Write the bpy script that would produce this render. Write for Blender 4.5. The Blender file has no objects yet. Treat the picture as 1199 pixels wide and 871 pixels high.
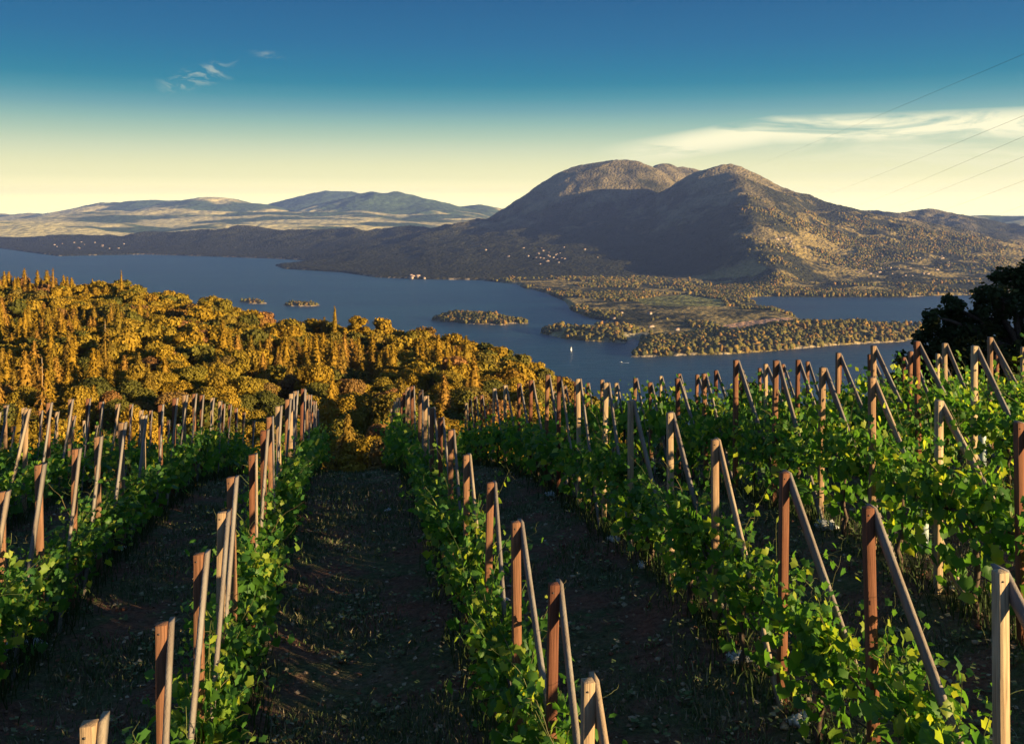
import bpy, math, random
import numpy as np
from mathutils import Vector, Matrix
R = math.radians
random.seed(7)
rng = np.random.default_rng(7)
SC = bpy.context.scene
COL = SC.collection

# ------------------------------------------------------------------ camera
F, CX, CY = 1100.0, 599.5, 248.0          # focal length, centre and horizon for a 1199 x 871 frame
PITCH = 0.0                               # level camera, lens shifted down: uprights stay upright
YAW = R(9.62)                            # the rows run along +Y, the camera looks a little right of them
cam = bpy.data.cameras.new('camera')
cam.sensor_width = 36; cam.lens = 36 * F / 1199
cam.shift_y = -(435.5 - CY) / 1199; cam.clip_start = 0.1; cam.clip_end = 120000
camo = bpy.data.objects.new('camera', cam); COL.objects.link(camo)
camo.location = (0, 0, 0)
camo.rotation_euler = (R(90) - PITCH, 0, -YAW)
SC.camera = camo

# ------------------------------------------------------------------ light
SUN_EL = R(9.6); SUN_AZ = R(62)          # azimuth counted from straight behind the camera to its right
sd = Vector((math.sin(SUN_AZ) * math.cos(SUN_EL), -math.cos(SUN_AZ) * math.cos(SUN_EL), math.sin(SUN_EL)))
sd = Matrix.Rotation(-YAW, 3, 'Z') @ sd
sun = bpy.data.lights.new('sun', 'SUN'); sun.energy = 5.0; sun.angle = R(0.5); sun.color = (1.0, 0.73, 0.38)
suno = bpy.data.objects.new('sun', sun); COL.objects.link(suno)
suno.rotation_euler = sd.to_track_quat('Z', 'Y').to_euler()
suno.location = (30, -20, 30)
SC.view_settings.view_transform = 'Standard'; SC.view_settings.look = 'None'
SC.view_settings.exposure = 1.55; SC.view_settings.gamma = 1.0
SC.view_settings.use_curve_mapping = False
SC.render.engine = 'CYCLES'
cy = SC.cycles
cy.max_bounces = 6; cy.diffuse_bounces = 3; cy.glossy_bounces = 2; cy.transmission_bounces = 4
cy.transparent_max_bounces = 8; cy.volume_bounces = 0; cy.use_denoising = True
cy.sample_clamp_indirect = 4.0

class NT:
    """small node helper"""
    def __init__(s, tree): s.t = tree; s.n = tree.nodes; s.l = tree.links; s.n.clear()
    def add(s, typ, **kw):
        ins = kw.pop('ins', {}); nd = s.n.new(typ)
        for k, v in kw.items(): setattr(nd, k, v)
        for k, v in ins.items():
            if hasattr(v, 'links') and hasattr(v, 'is_output'): s.l.new(v, nd.inputs[k])
            else: nd.inputs[k].default_value = v
        return nd
    def math(s, op, a, b=0.0, c=None, clamp=False):
        d = {0: a, 1: b}
        if c is not None: d[2] = c
        return s.add('ShaderNodeMath', operation=op, use_clamp=clamp, ins=d).outputs[0]
    def ramp(s, fac, stops, mode='LINEAR'):
        r = s.add('ShaderNodeValToRGB', ins={0: fac}); e = r.color_ramp; e.interpolation = mode
        while len(e.elements) > 1: e.elements.remove(e.elements[-1])
        e.elements[0].position = stops[0][0]; e.elements[0].color = (*stops[0][1], 1) if len(stops[0][1]) == 3 else stops[0][1]
        for p, c in stops[1:]:
            x = e.elements.new(p); x.color = (*c, 1) if len(c) == 3 else c
        return r.outputs[0]
    def mix(s, fac, a, b, blend='MIX'):
        m = s.add('ShaderNodeMix', data_type='RGBA', blend_type=blend)
        for i, v in ((0, fac), (6, a), (7, b)):
            if hasattr(v, 'links') and hasattr(v, 'is_output'): s.l.new(v, m.inputs[i])
            else: m.inputs[i].default_value = v if i == 0 or len(v) == 4 else (*v, 1)
        return m.outputs[2]
    def noise(s, vec, scale, detail=4, rough=0.55, dist=0.0):
        return s.add('ShaderNodeTexNoise', ins={'Vector': vec, 'Scale': scale, 'Detail': detail, 'Roughness': rough, 'Distortion': dist}).outputs[0]
def g3(v): return (v, v, v)

# sky: Nishita plus the colour of the evening air low over the horizon, and thin cirrus
W = bpy.data.worlds.new('World'); SC.world = W; W.use_nodes = True
w = NT(W.node_tree)
sky = w.add('ShaderNodeTexSky', sky_type='NISHITA', sun_disc=False)
sky.sun_elevation = SUN_EL; sky.sun_rotation = math.atan2(sd.x, sd.y)
tc = w.add('ShaderNodeTexCoord').outputs['Generated']
sep = w.add('ShaderNodeSeparateXYZ', ins={0: tc})
el = w.math('ARCSINE', sep.outputs[2])
az = w.math('ARCTAN2', sep.outputs[0], sep.outputs[1])
az = w.math('SUBTRACT', az, YAW)                          # azimuth from the middle of the view, radians
eld = w.math('DIVIDE', w.math('ADD', el, 0.0), 0.42, clamp=True)
AIR = [(0.0, (1.75, 1.50, .60)), (0.03, (1.62, 1.40, .57)), (0.055, (1.20, 1.04, .46)), (0.085, (.83, .77, .37)), (0.115, (.68, .66, .345)), (0.15, (.51, .55, .335)), (0.19, (.32, .43, .305)),
       (0.225, (.19, .34, .29)), (0.255, (.105, .26, .276)), (0.285, (.045, .205, .25)), (0.318, (.012, .155, .228)), (0.36, (.007, .128, .222)), (0.42, (.007, .102, .212)), (0.52, (.006, .078, .185)),
       (0.70, (.035, .10, .215)), (1.0, (.050, .115, .235))]
air = w.mix(1.0, w.ramp(eld, [(p, tuple(x / 2 for x in c)) for p, c in AIR]), g3(2.0), 'MULTIPLY')     # ramp stops cannot exceed 1
# the glow stands over the lake; away from it the low sky is a plain dusky blue
away = w.math('DIVIDE', w.math('SUBTRACT', w.math('ABSOLUTE', w.math('ARCTAN2', w.math('SINE', az), w.math('COSINE', az))), .52), .45, clamp=True)
air = w.mix(away, air, w.ramp(eld, [(0.0, (.12, .15, .22)), (.3, (.07, .12, .21)), (1.0, (.050, .115, .235))]))
cv = w.add('ShaderNodeCombineXYZ', ins={0: w.math('MULTIPLY', az, 1.0), 1: w.math('MULTIPLY', el, 5.5), 2: 0.0}).outputs[0]
cn = w.noise(cv, 7.5, 9, .62, 1.1)
def band(c_el, c_w, a0, a1, fade, tilt=0.0):
    e = w.math('SUBTRACT', el, w.math('MULTIPLY_ADD', az, tilt, c_el))
    e = w.math('DIVIDE', e, c_w); e = w.math('SUBTRACT', 1.0, w.math('MULTIPLY', e, e), clamp=True)
    l = w.math('DIVIDE', w.math('SUBTRACT', az, a0), fade, clamp=True)
    r = w.math('DIVIDE', w.math('SUBTRACT', a1, az), fade, clamp=True)
    return w.math('MULTIPLY', e, w.math('MULTIPLY', l, r))
ce = w.math('SUBTRACT', .0835, w.math('MULTIPLY', w.math('MAXIMUM', w.math('SUBTRACT', .27, az), 0.0), .155))
e1 = w.math('DIVIDE', w.math('SUBTRACT', el, ce), .0155)
b1 = w.math('MULTIPLY', w.math('SUBTRACT', 1.0, w.math('MULTIPLY', e1, e1), clamp=True), w.math('DIVIDE', w.math('SUBTRACT', az, .085), .10, clamp=True))
b1b = band(0.055, 0.034, 0.20, 1.2, .22, .0)
c1 = w.math('MULTIPLY', b1, w.math('MULTIPLY_ADD', cn, 6.0, -2.0, clamp=True))
c1b = w.math('MULTIPLY', w.math('MULTIPLY', b1b, w.math('MULTIPLY_ADD', cn, 4.0, -1.6, clamp=True)), .55)
cn2 = w.noise(w.add('ShaderNodeCombineXYZ', ins={0: w.math('MULTIPLY', az, 1.0), 1: w.math('MULTIPLY', el, 2.2), 2: 3.1}).outputs[0], 26, 7, .62, 1.5)
b2 = band(0.232, 0.013, -.365, -.28, .03, .30)
c2 = w.math('MULTIPLY', w.math('MULTIPLY', b2, w.math('MULTIPLY_ADD', cn2, 7.0, -3.4, clamp=True)), .30)
b3 = band(0.160, 0.005, -.275, -.235, .015, .0)
c3 = w.math('MULTIPLY', w.math('MULTIPLY', b3, w.math('MULTIPLY_ADD', cn2, 6.0, -2.9, clamp=True)), .22)
cirr = w.math('ADD', w.math('ADD', c1, c1b), w.math('ADD', c2, c3), clamp=True)
skycol = w.mix(.985, w.mix(1.0, sky.outputs[0], (.10, .10, .10), 'MULTIPLY'), air)
skycol = w.mix(w.math('MULTIPLY', cirr, .92), skycol, (.80, .74, .47))
skyx = w.mix(1.0, skycol, (5.3, 5.3, 5.3), 'MULTIPLY')
bg = w.add('ShaderNodeBackground', ins={0: skyx, 1: 0.10})
w.l.new(bg.outputs[0], w.add('ShaderNodeOutputWorld').inputs[0])

# ------------------------------------------------------------------ helpers
def ray(v):
    y = -(v - CY) / F
    return math.cos(PITCH) + y * math.sin(PITCH), -math.sin(PITCH) + y * math.cos(PITCH)
LAKE = -400.0
def P(u, v, d):
    """point at distance d ahead seen at photo pixel u, v, in the camera-heading frame"""
    a, b = ray(v); return (d * (u - CX) / F / a, d, d * b / a)
def PL(u, v):
    a, b = ray(v); d = LAKE * a / b; return (d * (u - CX) / F / a, d)
cth, sth = math.cos(YAW), math.sin(YAW)
def c2w(V):
    """heading frame -> world"""
    V = np.asarray(V, float); o = V.copy()
    o[..., 0] = V[..., 0] * cth + V[..., 1] * sth
    o[..., 1] = -V[..., 0] * sth + V[..., 1] * cth
    return o
def w2c(V):
    V = np.asarray(V, float); o = V.copy()
    o[..., 0] = V[..., 0] * cth - V[..., 1] * sth
    o[..., 1] = V[..., 0] * sth + V[..., 1] * cth
    return o
def hsh(ix, iy, seed):
    h = (ix.astype(np.int64) * 374761393 + iy.astype(np.int64) * 668265263 + seed * 1274126177) & 0x7fffffff
    h = ((h ^ (h >> 13)) * 1274126177) & 0x7fffffff
    return ((h ^ (h >> 16)) & 0xffff) / 65535.0
def vn(x, y, s, seed=0):
    x = np.asarray(x, float) / s; y = np.asarray(y, float) / s
    ix, iy = np.floor(x), np.floor(y); fx, fy = x - ix, y - iy
    fx = fx * fx * (3 - 2 * fx); fy = fy * fy * (3 - 2 * fy)
    a, b = hsh(ix, iy, seed), hsh(ix + 1, iy, seed); c, d = hsh(ix, iy + 1, seed), hsh(ix + 1, iy + 1, seed)
    return (a + (b - a) * fx) * (1 - fy) + (c + (d - c) * fx) * fy - .5
def fbm(x, y, s, o=4, seed=0, g=.5):
    r = 0; a = 1
    for i in range(o): r = r + a * vn(x, y, s / 2 ** i, seed + i * 17); a *= g
    return r
def sstep(a, b, x):
    t = np.clip((x - a) / (b - a), 0, 1); return t * t * (3 - 2 * t)

def new_obj(name, data, parent=None, loc=None):
    o = bpy.data.objects.new(name, data); COL.objects.link(o)
    if parent is not None: o.parent = parent
    if loc is not None: o.location = loc
    return o
def tag(o, label=None, cat=None, group=None, kind=None):
    if label: o['label'] = label
    if cat: o['category'] = cat
    if group: o['group'] = group
    if kind: o['kind'] = kind
    return o
def mesh_np(name, V, Fc, mat=None, smooth=False, colors=None):
    """V (n,3); Fc (m,k) index array or a list of such arrays"""
    if not isinstance(Fc, list): Fc = [Fc]
    Fc = [f for f in Fc if len(f)]
    me = bpy.data.meshes.new(name)
    V = np.ascontiguousarray(V, dtype=np.float32)
    me.vertices.add(len(V)); me.vertices.foreach_set('co', V.ravel())
    li = np.concatenate([f.ravel() for f in Fc]).astype(np.int32)
    tot = np.concatenate([np.full(len(f), f.shape[1]) for f in Fc]).astype(np.int32)
    st = np.concatenate([[0], np.cumsum(tot)[:-1]]).astype(np.int32)
    me.loops.add(len(li)); me.loops.foreach_set('vertex_index', li)
    me.polygons.add(len(tot)); me.polygons.foreach_set('loop_start', st); me.polygons.foreach_set('loop_total', tot)
    me.update(calc_edges=True)
    if smooth: me.polygons.foreach_set('use_smooth', np.ones(len(tot), bool))
    if colors is not None:
        a = me.color_attributes.new('tint', 'FLOAT_COLOR', 'POINT')
        c = np.ones((len(V), 4), np.float32); c[:, :colors.shape[1]] = colors; a.data.foreach_set('color', c.ravel())
    if mat: me.materials.append(mat)
    return me
def grid_faces(nx, ny):
    i = np.arange(nx - 1); j = np.arange(ny - 1); I, J = np.meshgrid(i, j)
    a = (J * nx + I).ravel(); return np.stack([a, a + 1, a + 1 + nx, a + nx], 1)
class MB:
    """collects shapes for ONE mesh"""
    def __init__(s): s.v = []; s.f = {}; s.n = 0
    def add(s, V, Fs):
        for f in (Fs if isinstance(Fs, list) else [Fs]):
            s.f.setdefault(f.shape[1], []).append(f + s.n)
        s.v.append(np.asarray(V, float)); s.n += len(V); return s
    def tube(s, pts, rad, n=6, cap=True):
        pts = np.asarray(pts, float); m = len(pts); rad = np.broadcast_to(np.asarray(rad, float), (m,))
        t = np.gradient(pts, axis=0); t /= np.linalg.norm(t, axis=1)[:, None] + 1e-9
        ref = np.array([0, 0, 1.]) if abs(t[0][2]) < .9 else np.array([1., 0, 0])
        u = np.cross(t, ref); u /= np.linalg.norm(u, axis=1)[:, None] + 1e-9; w_ = np.cross(t, u)
        a = np.arange(n) * 2 * np.pi / n
        V = pts[:, None] + rad[:, None, None] * (np.cos(a)[None, :, None] * u[:, None] + np.sin(a)[None, :, None] * w_[:, None])
        V = V.reshape(-1, 3); i = np.arange(n); fs = []
        for k in range(m - 1): fs.append(np.stack([k * n + i, k * n + (i + 1) % n, (k + 1) * n + (i + 1) % n, (k + 1) * n + i], 1))
        fs = [np.concatenate(fs)]
        if cap:
            fs.append(np.array([list(i[::-1])])); fs.append(np.array([list((m - 1) * n + i)]))
        return s.add(V, fs)
    def box(s, c, h, M=None, bev=0.004):
        """bevelled box: centre c, half sizes h, 3x3 matrix M"""
        h = np.asarray(h, float); V = []
        for sx in (-1, 1):
            for sy in (-1, 1):
                for sz in (-1, 1):
                    for k in range(3):
                        p = np.array([sx, sy, sz]) * h
                        for j in range(3):
                            if j != k: p[j] -= np.sign(p[j]) * bev
                        V.append(p)
        V = np.array(V)
        idx = lambda sx, sy, sz, k: (((sx > 0) * 2 + (sy > 0)) * 2 + (sz > 0)) * 3 + k
        q = []; tr = []
        for k in range(3):
            a, b = (k + 1) % 3, (k + 2) % 3
            for sg in (-1, 1):
                f = []
                for (p, r) in ((-1, -1), (1, -1), (1, 1), (-1, 1)):
                    s_ = [0, 0, 0]; s_[k] = sg; s_[a] = p; s_[b] = r; f.append(idx(*s_, k))
                q.append(f if sg > 0 else f[::-1])
        for k in range(3):
            a, b = (k + 1) % 3, (k + 2) % 3
            for p in (-1, 1):
                for r in (-1, 1):
                    def I(sk, w_):
                        s_ = [0, 0, 0]; s_[k] = sk; s_[a] = p; s_[b] = r; return idx(*s_, w_)
                    f = [I(-1, a), I(1, a), I(1, b), I(-1, b)]
                    q.append(f if p * r < 0 else f[::-1])
        for sx in (-1, 1):
            for sy in (-1, 1):
                for sz in (-1, 1):
                    f = [idx(sx, sy, sz, k) for k in range(3)]; tr.append(f if sx * sy * sz > 0 else f[::-1])
        if M is not None: V = V @ np.asarray(M).T
        return s.add(V + np.asarray(c, float), [np.array(q), np.array(tr)])
    def mesh(s, name, mat, smooth=False):
        return mesh_np(name, np.concatenate(s.v), [np.concatenate(x) for x in s.f.values()], mat, smooth)
    def build(s, name, mat, parent=None, smooth=False):
        return new_obj(name, s.mesh(name, mat, smooth), parent)

# icosphere templates
def ico(sub):
    import bmesh
    bm = bmesh.new(); bmesh.ops.create_icosphere(bm, subdivisions=sub, radius=1)
    V = np.array([v.co[:] for v in bm.verts]); Fc = np.array([[v.index for v in f.verts] for f in bm.faces]); bm.free(); return V, Fc
ICO1, ICO2, ICO3 = ico(1), ico(2), ico(3)

# ------------------------------------------------------------------ materials
def new_mat(name):
    m = bpy.data.materials.new(name); m.use_nodes = True; return m, NT(m.node_tree)
def finish(t, shader, disp=None):
    o = t.add('ShaderNodeOutputMaterial'); t.l.new(shader, o.inputs[0])
def princ(t, col, rough=.8, spec=.3, bump=None, bstr=.3, bdist=.02, **k):
    d = {'Base Color': col if not isinstance(col, tuple) else (*col, 1), 'Roughness': rough, 'Specular IOR Level': spec}
    d.update(k)
    if bump is not None: d['Normal'] = t.add('ShaderNodeBump', ins={'Height': bump, 'Strength': bstr, 'Distance': bdist}).outputs[0]
    return t.add('ShaderNodeBsdfPrincipled', ins=d).outputs[0]
def objrand(t): return t.add('ShaderNodeObjectInfo').outputs['Random']

def wood_mat(name, stops, dark=.52):
    m, t = new_mat(name)
    tcn = t.add('ShaderNodeTexCoord').outputs['Object']
    r = t.add('ShaderNodeSeparateColor', ins={0: t.add('ShaderNodeObjectInfo').outputs['Color']}).outputs[0]; rr_ = objrand(t)
    off = t.add('ShaderNodeCombineXYZ', ins={0: t.math('MULTIPLY', rr_, 37.0), 1: t.math('MULTIPLY', rr_, 11.0), 2: t.math('MULTIPLY', rr_, 23.0)}).outputs[0]
    v = t.add('ShaderNodeVectorMath', operation='ADD', ins={0: tcn, 1: off}).outputs[0]
    mp = t.add('ShaderNodeMapping', ins={0: v, 'Scale': (85, 85, 2.6)}).outputs[0]
    g = t.noise(mp, 1.0, 6, .65, .5)
    big = t.noise(t.add('ShaderNodeMapping', ins={0: v, 'Scale': (6, 6, 1.6)}).outputs[0], 1.0, 4, .6)
    base = t.ramp(r, stops)
    c = t.mix(t.math('MULTIPLY_ADD', g, 3.6, -1.3, clamp=True), t.mix(1.0, base, g3(dark), 'MULTIPLY'), base)
    c = t.mix(t.math('MULTIPLY_ADD', big, 2.6, -1.05, clamp=True), t.mix(1.0, c, (.78, .68, .62), 'MULTIPLY'), c)
    finish(t, princ(t, c, .85, .2, g, .9, .006)); return m
M_post = wood_mat('post_wood', [(0.0, (.58, .47, .30)), (.15, (.46, .34, .21)), (.28, (.33, .19, .11)), (.6, (.26, .12, .065)), (.86, (.20, .085, .05)), (.94, (.42, .31, .19)), (1.0, (.58, .46, .30))])
M_brace = wood_mat('brace_wood', [(0.0, (.28, .27, .25)), (.5, (.21, .20, .19)), (.85, (.30, .27, .22)), (1.0, (.40, .33, .23))], .8)

def leaf_mat(name, a, b, young, tr=.4, rough=.5, usetint=False):
    m, t = new_mat(name)
    g = t.add('ShaderNodeNewGeometry'); rp = g.outputs['Random Per Island']
    c = t.mix(rp, a, b)
    o = t.noise(t.add('ShaderNodeTexCoord').outputs['Object'], 2.3, 3)
    c = t.mix(t.math('MULTIPLY_ADD', rp, 4.0, -2.8, clamp=True), c, young)
    c = t.mix(t.math('MULTIPLY_ADD', o, 1.6, -.55, clamp=True), t.mix(1.0, c, g3(.75), 'MULTIPLY'), c)
    p = princ(t, c, rough, .35)
    tl = t.add('ShaderNodeBsdfTranslucent', ins={0: t.mix(1.0, c, (1.7, 1.55, .7), 'MULTIPLY')}).outputs[0]
    mx = t.add('ShaderNodeMixShader', ins={0: tr, 1: p, 2: tl}).outputs[0]
    finish(t, mx); return m
M_vine = leaf_mat('vine_leaf', (.055, .17, .036), (.14, .31, .034), (.40, .48, .055), .54)
M_shoot = leaf_mat('vine_shoot', (.12, .17, .05), (.18, .17, .06), (.24, .19, .08), .2)
m, t = new_mat('bark'); n_ = t.noise(t.add('ShaderNodeMapping', ins={0: t.add('ShaderNodeTexCoord').outputs['Object'], 'Scale': (30, 30, 6)}).outputs[0], 1, 5)
finish(t, princ(t, t.ramp(n_, [(.3, (.045, .03, .022)), (.7, (.14, .10, .075))]), .9, .15, n_, .6, .01)); M_bark = m
m, t = new_mat('pale_bark'); n_ = t.noise(t.add('ShaderNodeTexCoord').outputs['Object'], 3, 4)
finish(t, princ(t, t.ramp(n_, [(.3, (.20, .14, .09)), (.7, (.36, .28, .20))]), .9, .15)); M_palebark = m

def tree_mat(name, cols, dark):
    m, t = new_mat(name)
    r = objrand(t)
    g = t.add('ShaderNodeNewGeometry').outputs['Random Per Island']
    at = t.add('ShaderNodeAttribute', attribute_name='tint').outputs['Fac']
    rr = t.math('FRACT', t.math('ADD', r, at))
    c = t.ramp(rr, cols)
    c = t.mix(t.math('MULTIPLY', g, .75), c, t.mix(1.0, c, g3(dark), 'MULTIPLY'))
    p = princ(t, c, .75, .15)
    tl = t.add('ShaderNodeBsdfTranslucent', ins={0: c}).outputs[0]
    finish(t, t.add('ShaderNodeMixShader', ins={0: .18, 1: p, 2: tl}).outputs[0]); return m
M_oak = tree_mat('broadleaf_foliage', [(0, (.31, .19, .016)), (.22, (.40, .26, .022)), (.42, (.20, .165, .02)), (.56, (.41, .255, .024)), (.70, (.09, .095, .018)), (.84, (.17, .15, .022)), (.95, (.31, .15, .05)), (1, (.27, .155, .014))], .38)
M_con = tree_mat('conifer_foliage', [(0, (.30, .18, .015)), (.3, (.35, .21, .018)), (.6, (.20, .14, .015)), (.85, (.36, .19, .035)), (1, (.30, .18, .015))], .5)
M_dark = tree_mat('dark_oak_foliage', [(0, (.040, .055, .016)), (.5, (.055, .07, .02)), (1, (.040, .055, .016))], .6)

def terrain_mat(name, sc, disp_bump, rough=.95, bstr=.6, spots=0.0, spotc=(.3, .25, .2)):
    m, t = new_mat(name)
    at = t.add('ShaderNodeAttribute', attribute_name='tint').outputs['Color']
    pos = t.add('ShaderNodeNewGeometry').outputs['Position']
    n1 = t.noise(pos, 1.0 / sc, 5, .65); n2 = t.add('ShaderNodeTexVoronoi', ins={'Vector': pos, 'Scale': 1.0 / (sc * .9)}).outputs[0]
    c = t.mix(1.0, at, t.ramp(n1, [(.3, g3(.62)), (.7, g3(1.35))]), 'MULTIPLY')
    if spots:
        s_ = t.noise(pos, 1.0 / 9.0, 2, .5); big = t.noise(pos, 1 / 260., 3)
        f = t.math('MULTIPLY', t.math('MULTIPLY_ADD', s_, 22.0, -15.2, clamp=True), t.math('MULTIPLY_ADD', big, 8.0, -3.8, clamp=True))
        c = t.mix(t.math('MULTIPLY', f, spots), c, spotc)
    h = t.math('ADD', n1, t.math('MULTIPLY', n2, -.8))
    finish(t, princ(t, c, rough, .05, h, bstr, disp_bump)); return m
M_mount = terrain_mat('mountain_ground', 26.0, 16.0, bstr=1.0, spots=.0)
M_far = terrain_mat('far_hill_ground', 120.0, 30.0, bstr=.7)
M_hill = terrain_mat('hillside_ground', 2.2, .4)

# lake water
m, t = new_mat('lake_water'); pos = t.add('ShaderNodeNewGeometry').outputs['Position']
mp = t.add('ShaderNodeMapping', ins={0: pos, 'Scale': (.012, .045, .02), 'Rotation': (0, 0, R(-8))}).outputs[0]
n1 = t.noise(mp, 1.0, 8, .7, .4)
n2 = t.noise(t.add('ShaderNodeMapping', ins={0: pos, 'Scale': (.0009, .004, .01), 'Rotation': (0, 0, R(-6))}).outputs[0], 1.0, 4, .6)
c = t.mix(t.math('MULTIPLY_ADD', n2, 4.5, -1.75, clamp=True), (.003, .028, .068), (.012, .058, .092))
c = t.mix(t.math('MULTIPLY_ADD', n1, 5.0, -2.2, clamp=True), t.mix(1.0, c, g3(.66), 'MULTIPLY'), c)
M_lake = m
finish(t, princ(t, c, .34, .55, n1, 1.0, 9.0))

m, t = new_mat('soil'); pos = t.add('ShaderNodeNewGeometry').outputs['Position']
a = t.noise(pos, 1.1, 6, .6); b = t.noise(pos, 14, 5, .65); cc = t.noise(pos, .35, 3)
c = t.ramp(a, [(.3, (.21, .095, .065)), (.45, (.15, .095, .065)), (.55, (.09, .105, .05)), (.68, (.17, .12, .08)), (.8, (.21, .18, .11))])
c = t.mix(1.0, c, t.ramp(b, [(.25, g3(.5)), (.75, g3(1.5))]), 'MULTIPLY')
finish(t, princ(t, c, .95, .05, b, 1.0, .12)); M_soil = m
def simple(name, col, rough=.7, spec=.3, var=.25, sc=8):
    m, t = new_mat(name); n_ = t.noise(t.add('ShaderNodeTexCoord').outputs['Object'], sc, 5)
    c = t.mix(1.0, col, t.ramp(n_, [(.3, g3(1 - var)), (.7, g3(1 + var))]), 'MULTIPLY')
    finish(t, princ(t, c, rough, spec, n_, .3, .01)); return m
M_rock = simple('pale_rock', (.40, .41, .40), .9, .1, .5, 30)
M_hose = simple('black_hose', (.02, .02, .022), .5)
M_tube = simple('grow_tube_plastic', (.42, .50, .47), .4, .4, .15)
M_wall = simple('house_wall', (.36, .31, .25), .8); M_roof = simple('house_roof', (.30, .20, .15), .8)
M_white = simple('white_paint', (.8, .8, .76), .4); M_steel = simple('dark_steel', (.05, .045, .045), .5, .4)
M_wire = simple('cable', (.04, .04, .04), .6)
m, t = new_mat('grass_blades'); rp = t.add('ShaderNodeNewGeometry').outputs['Random Per Island']
finish(t, princ(t, t.ramp(rp, [(0, (.07, .105, .04)), (.45, (.10, .14, .055)), (.75, (.16, .15, .08)), (1, (.32, .27, .18))]), .8, .1)); M_grass = m
m, t = new_mat('sunblock_blades'); rp = t.add('ShaderNodeNewGeometry').outputs['Random Per Island']
finish(t, princ(t, t.ramp(rp, [(0, (.03, .055, .016)), (.8, (.05, .08, .024)), (1, (.09, .09, .04))]), .8, .1)); M_sunblock = m
m, t = new_mat('leaf_litter'); rp = t.add('ShaderNodeNewGeometry').outputs['Random Per Island']
finish(t, princ(t, t.ramp(rp, [(0, (.15, .055, .035)), (.5, (.18, .11, .07)), (1, (.36, .29, .20))]), .85, .1)); M_litter = m

# ------------------------------------------------------------------ lake and terrain
me = mesh_np('lake', c2w(np.array([[-60000, -3000, LAKE], [60000, -3000, LAKE], [60000, 70000, LAKE], [-60000, 70000, LAKE]])), np.array([[0, 1, 2, 3]]), M_lake)
tag(new_obj('lake', me), 'wide dark blue lake with small ripples below the vineyard', 'lake', kind='structure')

def inpoly(X, Y, poly):
    r = np.zeros(X.shape, bool); n = len(poly)
    for i in range(n):
        x0, y0 = poly[i]; x1, y1 = poly[(i + 1) % n]
        if y0 == y1: continue
        c = ((y0 > Y) != (y1 > Y)) & (X < (x1 - x0) * (Y - y0) / (y1 - y0) + x0); r ^= c
    return r
def polydist(X, Y, poly):
    d = np.full(X.shape, 1e12)
    for i in range(len(poly)):
        x0, y0 = poly[i]; x1, y1 = poly[(i + 1) % len(poly)]
        dx, dy = x1 - x0, y1 - y0; L = dx * dx + dy * dy + 1e-9
        t_ = np.clip(((X - x0) * dx + (Y - y0) * dy) / L, 0, 1)
        np.minimum(d, (X - x0 - t_ * dx) ** 2 + (Y - y0 - t_ * dy) ** 2, out=d)
    return np.sqrt(d)
shore_px = [(-500, 292), (-200, 291), (0, 291), (43, 297), (67, 300), (167, 298), (233, 300), (320, 303), (372, 306), (322, 311), (332, 315), (400, 319), (440, 325), (490, 327),
            (560, 328), (605, 333), (612, 337), (639, 343), (663, 354), (669, 364), (690, 372), (713, 377), (722, 383), (690, 383), (640, 384), (632, 390),
            (660, 397), (700, 400), (731, 402), (742, 396), (752, 401), (738, 418), (764, 418), (809, 416), (850, 415), (919, 410), (984, 404), (1059, 400), (1088, 390),
            (1086, 383), (1044, 381), (1000, 382), (951, 379), (925, 369), (889, 358), (872, 350), (888, 347), (960, 348), (1063, 348), (1100, 346), (1170, 345), (1300, 345), (1700, 342)]
LAND = [PL(*p) for p in shore_px] + [(9000, 4200), (30000, 6000), (30000, 60000), (-40000, 60000), (-40000, 10000)]

SEG = []
def ridge(pts, s, w_):
    for a, b in zip(pts[:-1], pts[1:]): SEG.append((a, b, s, w_))
pk1 = P(722, 188.5, 9600)
SEG.append((P(697, 190, 9600), P(732, 189, 9650), .74, 330))
SEG.append((P(776, 190, 10300), P(777, 190, 10350), .7, 90)); SEG.append((P(800, 196, 10500), P(806, 197, 10500), .5, 120))
SEG.append((P(841, 193, 8300), P(849, 193, 8350), .72, 210))
ridge([P(858, 197, 8150), P(867, 211, 7500), P(875, 235, 6900), P(882, 258, 6250), P(893, 288, 5550), P(908, 325, 4950)], .50, 40)
ridge([P(880, 209, 8300), P(905, 222, 8300), P(940, 236.5, 8250), P(975, 247, 8150), P(1000, 254, 8000)], .30, 60)
ridge([P(985, 249, 10200), P(1010, 250, 10300), P(1035, 249, 10300), P(1060, 251, 10300), P(1075, 251, 10300), P(1090, 247.5, 10300), P(1106, 256, 10200), P(1150, 261, 10000), P(1210, 266, 9800), P(1400, 272, 9500)], .24, 60)
ridge([P(1106, 262, 9500), P(1150, 275, 9000), P(1210, 284, 8600), P(1350, 290, 8300)], .22, 80)
ridge([P(1000, 254, 8000), P(1035, 268, 7300), P(1075, 287, 6700), P(1120, 304, 6200), P(1160, 318, 5600), P(1180, 330, 5200)], .16, 80)
ridge([P(945, 238, 8250), P(965, 275, 6900), P(985, 312, 5800), P(995, 338, 4900)], .22, 120)
ridge([P(1035, 272, 7200), P(1045, 295, 6300), P(1060, 318, 5600), P(1072, 338, 4850)], .18, 120)
ridge([P(560, 258, 9300), P(520, 267, 9500), P(480, 269, 9800), P(420, 270, 10000), P(300, 272, 10500), P(283, 267.5, 10900), P(247, 271, 11000), P(150, 274, 11200), P(60, 277, 11300), P(0, 281, 11300), P(-200, 283, 11400)], .16, 120)
SEG.append(((1250., 8900., -60.), (1300., 8900., -60.), .115, 500))
SEG.append((P(400, 300, 9000), P(560, 298, 8200), .10, 300))
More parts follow.
